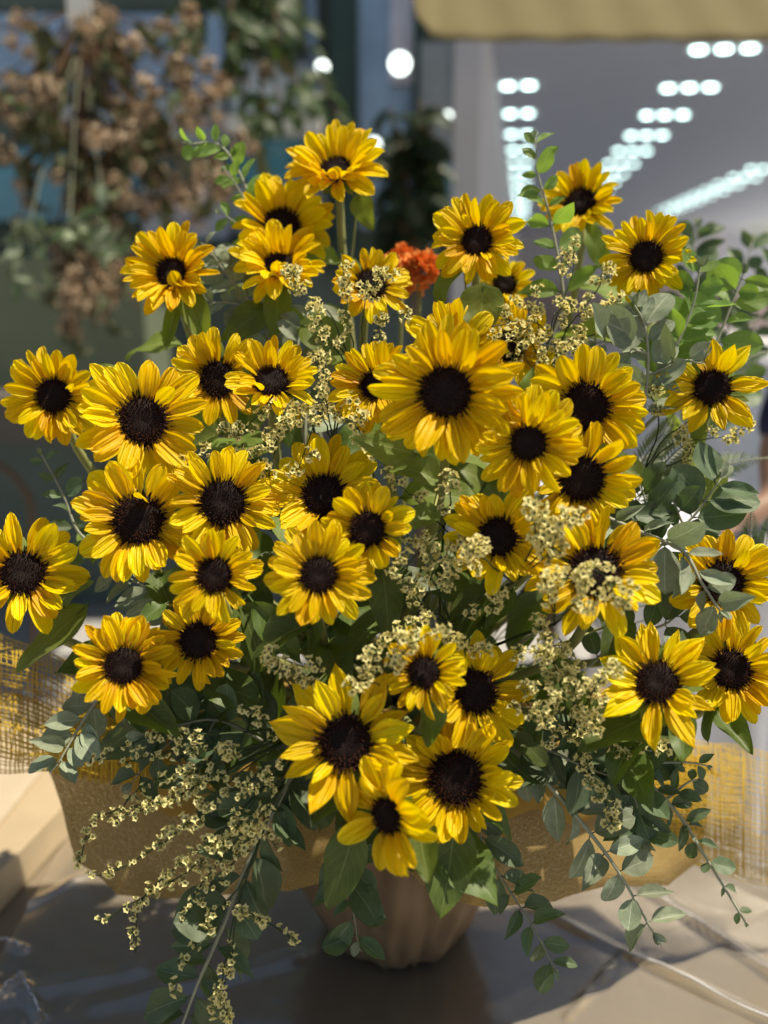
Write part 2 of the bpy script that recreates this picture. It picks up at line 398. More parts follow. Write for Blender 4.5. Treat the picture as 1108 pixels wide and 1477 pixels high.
# ---- the covered hall behind, on the right: its axis leans a little to the right
HD = Vector((0.137, 0.99, 0)).normalized(); HR = Vector((HD.y, -HD.x, 0))
HO = PY(688, 395, 4.6); HO.z = 0
CEIL = 2.85
def H(s, t, z): return HO + HR*s + HD*t + Vector((0, 0, z))
HM = Matrix(((HR.x, HD.x, 0, HO.x), (HR.y, HD.y, 0, HO.y), (0, 0, 1, 0), (0, 0, 0, 1)))
WHITEC = mat_plain('ceiling_paint', (0.45, 0.48, 0.56), 0.8, 0.2, 0.03, 3, 0.05)
FLOORM = mat_plain('hall_floor_tiles', (0.66, 0.66, 0.68), 0.22, 0.5, 0.08, 2, 0.05)
WALLM = mat_plain('hall_wall_paint', (0.58, 0.57, 0.62), 0.7, 0.2, 0.08, 2, 0.05)
PINKM = mat_plain('hall_dado', (0.52, 0.40, 0.38), 0.7, 0.2, 0.2, 1.5, 0.05)
struct(slab('ceiling', (-0.1, 0.0, CEIL), (6.2, 26, CEIL+0.12), WHITEC, None, HM))
struct(slab('floor', (-0.1, 0.0, 0.004), (14, 26, 0.012), FLOORM, None, HM))
hw = struct(slab('wall_left', (-0.12, 0.0, 0.012), (0.0, 26, CEIL-0.002), WALLM, None, HM))
hb = struct(slab('wall_back', (0.0, 26.0, 0.012), (14, 26.15, CEIL-0.002), WALLM, None, HM))
slab('dado', (0.01, 25.95, 0.014), (13.9, 25.998, 1.3), PINKM, hb, HM)
def emis(name, c, s):
    m = bpy.data.materials.new(name); m.use_nodes = True; t = m.node_tree; t.nodes.remove(t.nodes['Principled BSDF'])
    e = N(t, 'ShaderNodeEmission'); e.inputs[0].default_value = (*c, 1); e.inputs[1].default_value = s
    t.links.new(e.outputs[0], t.nodes['Material Output'].inputs[0]); return m
LAMP = emis('lamp_glow', (0.62, 0.93, 1.0), 8.0)
HOUS = mat_plain('lamp_housing', (0.6, 0.6, 0.62), 0.5, 0.4, 0.05, 10, 0)
mb = MB()
for k in range(3):      # not three lamps in one: this is the common housing
    pass
mb.box((-0.22, -0.075, -0.012), (0.22, 0.075, 0.0)); HOUSME = mb.mesh('housing', HOUS, False)
mb = MB(); nn = 20; mb.add([(0.036*math.cos(2*math.pi*k/nn), 0.036*math.sin(2*math.pi*k/nn), z) for z in (0, -0.012) for k in range(nn)],
       [tuple(range(nn, 2*nn))[::-1]]+[(k, (k+1) % nn, nn+(k+1) % nn, nn+k) for k in range(nn)]); LAMPME = mb.mesh('lamp', LAMP, False)
def ceiling_light(p, label):
    t = thing('ceiling_light', label, 'ceiling light', p, 'three lamp ceiling lights in the hall')
    rot = Matrix.Translation(p) @ HM.to_3x3().to_4x4()
    put('housing', HOUSME, t, rot)
    for k in (-1, 0, 1): put('lamp', LAMPME, t, rot @ Matrix.Translation((k*0.135, 0, -0.012)))
for (x, y, n, nm, st) in ((1045, 66, 13, 'row along the middle of the hall ceiling', 1.15), (733, 120, 15, 'row beside the hall wall, next to the pillar', 1.15), (1101, 242, 9, 'row farthest from the hall wall', 1.0)):
    p0 = PZ(x, y, CEIL-0.001)
    for k in range(n): ceiling_light(p0 + HD*(st*k), 'lit ceiling light of three round lamps, ' + nm)

# ---- the shop front on the left, in shade
FY = 4.6
TEAL = mat_plain('frame_dark_green', (0.020, 0.050, 0.045), 0.45, 0.4, 0.3, 3, 0.1)
DARK = mat_plain('shop_inside', (0.095, 0.125, 0.115), 0.7, 0.3, 0.5, 2, 0.1)
def gl(name, c, r=0.06): return mat_plain(name, c, r, 0.9, 0.45, 3.5, 0.0)
BLUE = gl('pane_blue', (0.24, 0.36, 0.55)); BLUE2 = gl('pane_teal', (0.07, 0.27, 0.40)); LAV = gl('pane_lavender', (0.55, 0.56, 0.68)); GREYB = gl('pane_greyblue', (0.33, 0.38, 0.43))
WHITE = mat_plain('white_paint', (0.75, 0.74, 0.70), 0.5, 0.4, 0.06, 8, 0.1)
OLIVE = mat_plain('green_render', (0.16, 0.19, 0.13), 0.8, 0.2, 0.25, 3, 0.2)
shop = thing('shop_front', 'shaded dark green shop front with blue glass panes behind the bouquet', 'shop front', (PY(300, 400, FY).x, FY, 0))
def rect(name, x0, y0, x1, y1, mat, Y, th=0.05, parent=shop):
    a = PY(x0, y0, Y); b = PY(x1, y1, Y)
    return slab(name, (min(a.x, b.x), Y, max(0.0, min(a.z, b.z))), (max(a.x, b.x), Y+th, max(a.z, b.z)), mat, parent)
a = PY(-420, 400, FY); b = PY(686, 400, FY)
slab('wall', (a.x, FY+0.10, 0), (b.x, FY+0.25, 3.35), DARK, shop)
for k, (x0, y0, x1, y1, mt, dy) in enumerate(((517, -40, 562, 330, BLUE, 0.04), (563, -40, 598, 120, LAV, 0.03), (563, 124, 598, 330, BLUE, 0.05), (602, 60, 684, 215, GREYB, 0.04), (602, 219, 684, 330, BLUE2, 0.04),
        (330, 90, 470, 163, GREYB, 0.04), (330, 194, 470, 262, BLUE2, 0.04), (205, 268, 330, 345, LAV, 0.04), (330, 266, 470, 335, GREYB, 0.03), (-60, 215, 200, 318, BLUE2, 0.04), (40, 130, 325, 210, GREYB, 0.05), (-60, 20, 325, 125, BLUE, 0.05))):
    rect('pane', x0, y0, x1, y1, mt, FY+dy, 0.03)
rect('post', 474, -120, 515, 395, TEAL, FY-0.02, 0.16)
rect('post', 440, -120, 462, 395, gl('post_blue', (0.13, 0.2, 0.3), 0.3), FY+0.0, 0.05)
rect('post', 598, -120, 603, 395, TEAL, FY-0.0, 0.1)
rect('shelf', 325, 166, 462, 190, WHITE, FY-0.18, 0.22)
rect('shelf', 205, 345, 470, 352, TEAL, FY-0.12, 0.2)
rect('low_wall', -300, 372, 215, 560, OLIVE, FY-0.6, 0.5)
rect('kerb_step', -300, 575, 480, 640, mat_plain('dark_stone', (0.10, 0.09, 0.08), 0.8, 0.2, 0.3, 5), FY-0.9, 0.3)
slab('unseen_canopy', (a.x, 4.2, 3.36), (b.x-0.6, FY+0.3, 3.46), TEAL, shop)  # out of view, added to cast shade on the shop side
# window lamps
SPOT = emis('window_lamp_glow', (0.80, 0.95, 1.0), 4.0)
mb = MB(); mb.tube([Vector((0, -0.012, 0)), Vector((0, 0.0, 0))], 0.055, 16); SPOTME = mb.mesh('lamp', SPOT, False)
mb = MB(); mb.tube([Vector((0, 0.0, 0)), Vector((0, 0.12, 0.02))], [0.06, 0.035], 12); SPOTH = mb.mesh('housing', HOUS)
for (x, y, lab) in ((577, 92, 'bright round spot lamp over the pale tall window pane'), (465, 97, 'round spot lamp on the blue post of the shop front'), (540, 208, 'round spot lamp close behind the topmost sunflower'), (616, 285, 'round spot lamp low in the teal pane'), (646, 167, 'small round spot lamp above the dark potted tree')):
    p = PY(x, y, FY-0.19); t = thing('spot_lamp', lab, 'spot lamp', p); M = Matrix.Translation(p)
    s = {577: 0.75, 646: 0.3, 616: 0.4}.get(x, 0.45); M = M @ Matrix.Scale(s, 4)
    put('lamp', SPOTME, t, M); put('housing', SPOTH, t, M)
    mb = MB(); mb.tube([p+Vector((0, 0.09*s, 0.01)), p+Vector((0, 0.33, 0.0))], 0.012, 6); put('bracket', mb.mesh('bracket', HOUS), t)
# awning: olive yellow cloth over the hall mouth
AW = mat_plain('awning_cloth', (0.19, 0.155, 0.075), 0.8, 0.2, 0.12, 6, 0.2, trans=((0.20, 0.155, 0.06), 0.2))
aw = thing('awning', 'olive yellow cloth awning over the mouth of the lit hall', 'awning', PY(640, 30, 3.4))
mb = MB(); nx, nz = 40, 10; vs = []
x0 = PY(602, 30, 3.4).x; x1 = PY(1500, 30, 3.4).x
for i in range(nx+1):
    for j in range(nz+1):
        u = i/nx; v = j/nz; zb = PY(800, 58, 3.4).z + 0.07*max(0, 1-u*22)**2
        vs.append((lerp(x0, x1, u) - 0.05*v*(1 if i == 0 else 0), 3.4+0.012*math.sin(u*60+v*2)+0.5*v, lerp(zb, zb+0.42, v)))
mb.add(vs, [(i*(nz+1)+j, (i+1)*(nz+1)+j, (i+1)*(nz+1)+j+1, i*(nz+1)+j+1) for i in range(nx) for j in range(nz)])
o = put('cloth', mb.mesh('cloth', AW), aw); md = o.modifiers.new('thick', 'SOLIDIFY'); md.thickness = 0.004
mb = MB(); zt = PY(800, 58, 3.4).z+0.42; mb.tube([Vector((x0, 3.9, zt)), Vector((x1, 3.9, zt))], 0.02, 8)
for xx in (x0+0.1, x1-0.1): mb.tube([Vector((xx, 3.9, zt)), Vector((xx, 4.7, zt+0.0))], 0.015, 6)
put('rail', mb.mesh('rail', TEAL), aw)

# ---- the table and what lies on it
TZ = 0.60
def mat_table():
    m, t, b = newmat('table_kraft_cover'); tc = N(t, 'ShaderNodeTexCoord')
    n1 = noise_tex(t, tc.outputs['Object'], 3.0, 6, 0.6); n2 = noise_tex(t, tc.outputs['Object'], 60, 3)
    c = mixcol(t, n1, (0.165, 0.128, 0.085), (0.235, 0.185, 0.125)); c = mixcol(t, mathn(t, 'MULTIPLY', n2, 0.3), c, (0.12, 0.10, 0.08))
    t.links.new(c, b.inputs['Base Color']); b.inputs['Roughness'].default_value = 0.55; bump(t, b, n1, 0.3, 0.01); return m
tb = thing('table', 'low brown covered table that the bouquet stands on', 'table', (-0.3, 1.4, 0))
slab('tabletop', (-1.5, 0.55, TZ-0.035), (0.72, 2.25, TZ), mat_table(), tb, None, 0.006)
LEGM = mat_plain('table_leg_wood', (0.20, 0.13, 0.08), 0.6, 0.3, 0.3, 20)
for x in (-1.43, 0.65):
    for y in (0.62, 2.18): slab('leg', (x-0.03, y-0.03, 0), (x+0.03, y+0.03, TZ-0.035), LEGM, tb)
# wooden board at the left
WOOD = mat_plain('pale_board', (0.40, 0.31, 0.20), 0.6, 0.3, 0.18, 9, 0.2)
a = PZ(2, 1318, TZ); b = PZ(96, 1212, TZ); dv = (b-a).normalized(); Mb = frame(dv, Vector((0, 0, 1))); Mb.translation = a
bd = slab('wooden_board', (-0.30, 0.0, 0.0005), (0.50, 0.55, 0.075), WOOD, None, Mb, 0.004)
tag(bd, 'pale thick wooden board lying on the table beside the yellow net', 'board')
bd2 = slab('cardboard_sheet', (-0.05, 0.06, 0.0755), (0.38, 0.5, 0.081), mat_plain('cardboard', (0.44, 0.36, 0.26), 0.7, 0.2, 0.15, 15), None, Mb @ Matrix.Rotation(0.12, 4, 'Z'), 0.001)
tag(bd2, 'thin beige cardboard sheet lying on the wooden board', 'cardboard')
# clear crumpled film over the table
def mat_film():
    m, t, b = newmat('clear_film'); tc = N(t, 'ShaderNodeTexCoord')
    tr = N(t, 'ShaderNodeBsdfTransparent'); tr.inputs[0].default_value = (0.97, 0.97, 0.96, 1)
    gl_ = N(t, 'ShaderNodeBsdfGlossy'); gl_.inputs['Roughness'].default_value = 0.22; gl_.inputs[0].default_value = (1, 0.96, 0.9, 1)
    df = N(t, 'ShaderNodeBsdfDiffuse'); df.inputs[0].default_value = (0.42, 0.36, 0.28, 1)
    lw = N(t, 'ShaderNodeFresnel'); lw.inputs[0].default_value = 1.5
    n = noise_tex(t, tc.outputs['Object'], 9, 2, 0.5); bp = N(t, 'ShaderNodeBump'); bp.inputs['Strength'].default_value = 0.2; bp.inputs['Distance'].default_value = 0.01
    t.links.new(n, bp.inputs['Height'])
    for nd in (gl_, df, lw): t.links.new(bp.outputs[0], nd.inputs['Normal'])
    m1 = N(t, 'ShaderNodeMixShader'); m1.inputs[0].default_value = 0.30; t.links.new(tr.outputs[0], m1.inputs[1]); t.links.new(df.outputs[0], m1.inputs[2])
    m2 = N(t, 'ShaderNodeMixShader'); t.links.new(mathn(t, 'MULTIPLY', lw.outputs[0], 3.6), m2.inputs[0]); t.links.new(m1.outputs[0], m2.inputs[1]); t.links.new(gl_.outputs[0], m2.inputs[2])
    t.links.new(m2.outputs[0], t.nodes['Material Output'].inputs[0]); return m
FILM = mat_film(); FOLD = mat_plain('film_fold', (0.80, 0.80, 0.82), 0.2, 0.7, 0.1, 90, 0.1)
def seg_d(p, a, b):
    ab = b-a; t = max(0, min(1, (p-a).dot(ab)/ab.length_squared)); return (p-a-ab*t).length, t
def film(name, label, x0, x1, y0, y1, nx, ny, ridges, seed, base):
    mb = MB(); vs = []
    rg = [(PZ(*r[0], TZ).to_2d(), PZ(*r[1], TZ).to_2d(), r[2], r[3]) for r in ridges]
    for i in range(nx+1):
        for j in range(ny+1):
            x = lerp(x0, x1, i/nx); y = lerp(y0, y1, j/ny); p = Vector((x, y)); z = base
            z += 0.006*abs(noise.noise(Vector((x*4+seed, y*4, 0.3)))) + 0.0012*abs(noise.noise(Vector((x*14, y*14+seed, 1.3))))
            for a, b, h, wd in rg:
                d, t = seg_d(p, a, b); z += h*max(0, 1-d/wd)**1.3*(0.75+0.25*math.sin(t*17+seed))
            vs.append((x, y, z))
    mb.add(vs, [(i*(ny+1)+j, (i+1)*(ny+1)+j, (i+1)*(ny+1)+j+1, i*(ny+1)+j+1) for i in range(nx) for j in range(ny)])
    rr = random.Random(4)
    for a, b, h, wd in rg:
        if h < 0.011: continue
        q = [a.lerp(b, t/26) for t in range(27)]
        mb.tube([Vector((p.x+rr.uniform(-.0012, .0012), p.y+rr.uniform(-.0012, .0012), base+h*(0.75+0.25*math.sin(t/26*17+seed)))) for t, p in enumerate(q)], [0.0015*(0.35+0.65*abs(math.sin(t*0.7+h*300))) for t in range(27)], 5, True, 1)
    return tag(put(name, mb.mesh(name, [FILM, FOLD])), label, 'plastic film')
film('plastic_film', 'clear crumpled glossy plastic film with sharp folds spread over the brown table', -0.60, 0.718, 0.85, 1.95, 250, 190,
     [((690, 1278), (1160, 1500), 0.014, 0.016), ((860, 1236), (1130, 1420), 0.013, 0.016), ((930, 1180), (1120, 1265), 0.012, 0.014), ((905, 1205), (1130, 1300), 0.008, 0.02), ((820, 1470), (900, 1380), 0.006, 0.012),
      ((0, 1330), (160, 1245), 0.010, 0.016), ((-20, 1455), (30, 1412), 0.013, 0.010), ((30, 1412), (60, 1470), 0.013, 0.010), ((0, 1360), (35, 1372), 0.012, 0.010), ((0, 1440), (200, 1400), 0.004, 0.03), ((150, 1450), (420, 1385), 0.004, 0.03)], 3.1, TZ+0.002)

# ---- a tall stand under a pale plastic sheet, behind on the right
SHEET = mat_plain('pale_plastic_sheet', (0.62, 0.62, 0.67), 0.35, 0.5, 0.08, 4, 0.25, 0.004)
st = thing('display_stand', 'tall stand under a pale plastic sheet behind the bouquet, beside the person', 'stand', (0.78, 2.45, 0))
mb = MB(); nx, ny = 30, 34; vs = []
for i in range(nx+1):
    for j in range(ny+1):
        u = i/nx; v = j/ny; x = lerp(0.44, 1.05, u)
        s = v*2.0
        if s < 1.0: y = 1.98+0.02*math.sin(u*26+s*2)*(1-s); z = lerp(0.12, 1.04, s)
        else: y = 1.98+(s-1)*0.62*1.4; z = 1.04+0.012*noise.noise(Vector((u*5, s*4, 0)))
        vs.append((x + (0.02*math.sin(s*9))*(i in (0, nx)), y, z))
mb.add(vs, [(i*(ny+1)+j, (i+1)*(ny+1)+j, (i+1)*(ny+1)+j+1, i*(ny+1)+j+1) for i in range(nx) for j in range(ny)])
put('sheet', mb.mesh('sheet', SHEET), st)
slab('top', (0.46, 2.01, 0.99), (1.03, 2.83, 1.025), LEGM, st)
for x in (0.50, 0.99):
    for y in (2.06, 2.78): slab('leg', (x-0.02, y-0.02, 0), (x+0.02, y+0.02, 0.99), LEGM, st)

# ================================================================== THE VASE AND ITS WRAPPING
def mat_kraft():
    m, t, b = newmat('kraft_paper'); tc = N(t, 'ShaderNodeTexCoord')
    n1 = noise_tex(t, tc.outputs['Object'], 9, 5); n2 = noise_tex(t, tc.outputs['Object'], 160, 3)
    c = mixcol(t, n1, (0.15, 0.095, 0.055), (0.23, 0.15, 0.088)); c = mixcol(t, mathn(t, 'MULTIPLY', n2, 0.3), c, (0.12, 0.078, 0.045))
    t.links.new(c, b.inputs['Base Color']); b.inputs['Roughness'].default_value = 0.7; bump(t, b, n1, 0.4, 0.006); return m
KRAFT = mat_kraft()
vz = thing('kraft_vase', 'round vase wrapped in creased brown kraft paper', 'vase', (MOUTH.x, MOUTH.y, TZ))
mb = MB(); ns, nr = 120, 26; vs = []; uv = []
folds = [(-1.62, 0.035, 0.014), (-1.30, 0.03, -0.012), (-1.95, 0.03, -0.009), (-2.35, 0.05, 0.012), (-0.95, 0.04, 0.011), (-0.55, 0.03, -0.008), (-2.8, 0.04, 0.01)]
for i in range(nr+1):
    u = i/nr; z = 0.003 + u*0.36
    r0 = lerp(0.098, 0.178, min(1, u/0.55)**0.7) - 0.03*max(0, (u-0.55)/0.45)
    for k in range(ns):
        a = 2*math.pi*k/ns - math.pi; r = r0
        for fa, fw, fh in folds:
            da = (a-(fa+0.22*(u-0.4)*(1 if fh > 0 else -1))+math.pi) % (2*math.pi)-math.pi
            r += 1.3*fh*math.exp(-abs(da/(fw*2.0))**1.5)*(0.3+0.9*u)
        r += 0.009*noise.noise(Vector((math.cos(a)*3, math.sin(a)*3, u*4)))+0.010*abs(noise.noise(Vector((math.cos(a)*3.6+2, math.sin(a)*3.6, u*3.2+a*0.5))))-0.016*abs(noise.noise(Vector((math.cos(a)*5.5, math.sin(a)*5.5+4, u*4.5))))
        vs.append((MOUTH.x+r*math.cos(a), MOUTH.y+r*math.sin(a), TZ+z)); uv.append((k/ns, u))
fs = [(i*ns+k, i*ns+(k+1) % ns, (i+1)*ns+(k+1) % ns, (i+1)*ns+k) for i in range(nr) for k in range(ns)]
fs.append(tuple(range(ns-1, -1, -1)))
mb.add(vs, fs, uv)
o = put('paper_wrap', mb.mesh('paper_wrap', KRAFT), vz)
mb = MB(); mb.tube([Vector((MOUTH.x, MOUTH.y, TZ+0.006)), Vector((MOUTH.x, MOUTH.y, TZ+0.30))], 0.075, 32)
put('flower_foam', mb.mesh('flower_foam', mat_plain('flower_foam', (0.03, 0.05, 0.02), 0.9, 0.1, 0.3, 60)), vz)

def mat_burlap():
    m, t, b = newmat('burlap_weave'); uv, u, v = uvxy(t)
    hgt = noise_tex(t, combine(t, mathn(t, 'MULTIPLY', u, 620), mathn(t, 'MULTIPLY', v, 150)), 1.0, 3)
    nz = noise_tex(t, combine(t, mathn(t, 'MULTIPLY', u, 30), mathn(t, 'MULTIPLY', v, 95)), 1.0, 3)
    c = mixcol(t, nz, (0.40, 0.29, 0.11), (0.64, 0.50, 0.22)); c = mixcol(t, hgt, (0.28, 0.19, 0.08), c)
    t.links.new(c, b.inputs['Base Color']); b.inputs['Roughness'].default_value = 0.85; b.inputs['Specular IOR Level'].default_value = 0.15
    bump(t, b, mathn(t, 'ADD', hgt, nz), 0.5, 0.002); translucent(m, t, b, (0.66, 0.46, 0.16), 0.36)
    out = t.nodes['Material Output']; old = out.inputs[0].links[0].from_socket; tp = N(t, 'ShaderNodeBsdfTransparent'); mx = N(t, 'ShaderNodeMixShader')
    t.links.new(mathn(t, 'MULTIPLY', mathn(t, 'GREATER_THAN', hgt, 0.5), 0.42), mx.inputs[0]); t.links.new(old, mx.inputs[1]); t.links.new(tp.outputs[0], mx.inputs[2]); t.links.new(mx.outputs[0], out.inputs[0]); return m
BURLAP = mat_burlap()
# outer lower edge of the collar, in photograph pixels and metres of depth
edge = [(62, 1088, 1.44), (92, 1170, 1.42), (112, 1245, 1.40), (170, 1292, 1.36), (300, 1288, 1.32), (420, 1290, 1.285), (500, 1262, 1.275), (536, 1226, 1.285), (566, 1240, 1.28), (620, 1290, 1.27), (700, 1302, 1.28), (800, 1306, 1.31), (880, 1274, 1.35), (965, 1276, 1.40), (1010, 1240, 1.45), (1020, 1150, 1.50), (985, 1060, 1.56)]
ept = []
for q in range(len(edge)-1):
    for i in range(6): ept.append(P(*edge[q]).lerp(P(*edge[q+1]), i/6))
ept.append(P(*edge[-1]))
bw = thing('burlap_collar', 'brown woven burlap collar flaring out around the kraft vase', 'wrapping', MOUTH)
mb = MB(); nv = 16; vs = []; uv = []; ne = len(ept)
for i, e in enumerate(ept):
    ph = lerp(math.pi*1.03, math.pi*2.08, i/(ne-1)); rin = 0.118
    inn = MOUTH + Vector((rin*math.cos(ph), rin*math.sin(ph), 0.07))
    for j in range(nv):
        v = j/(nv-1); p = inn.lerp(e, v); p.z += 0.055*math.sin(math.pi*v)+ 0.004*math.sin(i*0.35+v*3)*v; p.y += 0.004*math.sin(i*0.5)*v
        vs.append(p); uv.append((i/(ne-1), v))
mb.add(vs, [(i*nv+j, (i+1)*nv+j, (i+1)*nv+j+1, i*nv+j+1) for i in range(ne-1) for j in range(nv-1)], uv)
o = put('cloth', mb.mesh('cloth', BURLAP), bw); md = o.modifiers.new('thick', 'SOLIDIFY'); md.thickness = 0.0016
# a second, upper layer of golden burlap, shorter
edge2 = [(60, 1050, 1.47), (110, 1105, 1.42), (220, 1160, 1.36), (330, 1172, 1.31), (430, 1165, 1.29), (560, 1140, 1.28), (700, 1165, 1.28), (790, 1180, 1.31), (880, 1170, 1.36), (980, 1140, 1.43), (1040, 1110, 1.48)]
GOLD = mat_plain('golden_cloth', (0.44, 0.28, 0.07), 0.8, 0.2, 0.3, 25, 0.3, 0.001, trans=((0.62, 0.40, 0.06), 0.35))
e2 = smooth_poly([P(*e) for e in edge2], 70); mb = MB(); vs = []; uv = []
for i, e in enumerate(e2):
    ph = lerp(math.pi*1.0, math.pi*2.05, i/69); inn = MOUTH + Vector((0.11*math.cos(ph), 0.11*math.sin(ph), 0.095))
    for j in range(10):
        v = j/9; p = inn.lerp(e, v); p.z += 0.05*math.sin(math.pi*v)+0.012*math.sin(i*0.7)*v; vs.append(p); uv.append((i/69, v))
mb.add(vs, [(i*10+j, (i+1)*10+j, (i+1)*10+j+1, i*10+j+1) for i in range(69) for j in range(9)], uv)
gc = thing('golden_collar', 'short golden yellow cloth collar layered above the burlap collar', 'wrapping', MOUTH+Vector((0, 0, 0.09)))
o = put('cloth', mb.mesh('cloth', GOLD), gc); md = o.modifiers.new('thick', 'SOLIDIFY'); md.thickness = 0.0012
# open yellow nets: real threads
NETM = mat_plain('net_yellow', (0.72, 0.49, 0.05), 0.6, 0.3, 0.25, 80, 0.2, trans=((0.7, 0.45, 0.05), 0.25))
def net(name, label, S, nu, nv, su, sv, rad, seed):
    """threads along u and v of the surface S(u,v); every thread wavers a little"""
    r = random.Random(seed); root = thing(name, label, 'net', S(0.5, 0.5)); mb = MB()
    for i in range(nu+1):
        off = r.uniform(-0.25, 0.25)/nu; ph = r.uniform(0, 6)
        mb.tube([S(min(1, max(0, i/nu+off+0.10/nu*math.sin(k*0.35+ph))), k/sv) for k in range(sv+1)], rad*r.uniform(0.8, 1.25), 3, False)
    for j in range(nv+1):
        off = r.uniform(-0.25, 0.25)/nv; ph = r.uniform(0, 6)
        mb.tube([S(k/su, min(1, max(0, j/nv+off+0.12/nv*math.sin(k*0.3+ph)))) for k in range(su+1)], rad*r.uniform(0.8, 1.25), 3, False)
    o = put('threads', mb.mesh('threads', NETM), root); o['kind'] = 'stuff'; return root
def SL(u, v):      # left net: a loose roll that tucks in behind the flowers
    x = lerp(-70, 250, u); top = lerp(872, 1040, u); bot = lerp(1085, 1130, u**0.8)
    vv = v*1.0; y = lerp(top, bot, vv) + 7*math.sin(u*9+v*3)
    d = 1.46 - 0.10*math.sin(math.pi*min(1, v/0.5))*(1-0.5*u) - (0.12*math.sin(math.pi*(v-0.5)/0.5)*(1-0.6*u) if v > 0.5 else 0) + 0.02*math.sin(u*14)
    return P(x, y, d - 0.06*u)
net('yellow_net', 'open yellow net rolled in loose folds beside the wooden board', SL, 44, 26, 60, 60, 0.0010, 1)
def SLb(u, v):
    x = lerp(-70, 210, u); y = lerp(lerp(985, 1050, u), lerp(1105, 1130, u), v) + 5*math.sin(u*12+v*5); return P(x, y, 1.405 - 0.07*math.sin(math.pi*v) - 0.05*u)
net('yellow_net', 'second layer of open yellow net, under the loose net roll beside the board', SLb, 40, 18, 50, 40, 0.0010, 2)
def SR(u, v):
    x = lerp(925, 1190, u); y = lerp(lerp(1072, 1088, u), lerp(1235, 1290, u), v) + 6*math.sin(u*10+v*2); return P(x, y, 1.47 - 0.05*math.sin(math.pi*v) + 0.06*u + 0.015*math.sin(u*16+v*3))
net('yellow_net', 'open yellow net band reaching out above the plastic film folds', SR, 40, 26, 44, 30, 0.0008, 3)
def SR2(u, v):
    x = lerp(915, 1075, u); y = lerp(lerp(1062, 1082, u), lerp(1215, 1268, u), v) + 5*math.sin(u*8+v*4); return P(x, y, 1.445 - 0.04*math.sin(math.pi*v) + 0.04*u)
net('yellow_net', 'inner doubled layer of yellow net against the burlap collar', SR2, 32, 30, 34, 34, 0.0008, 4)

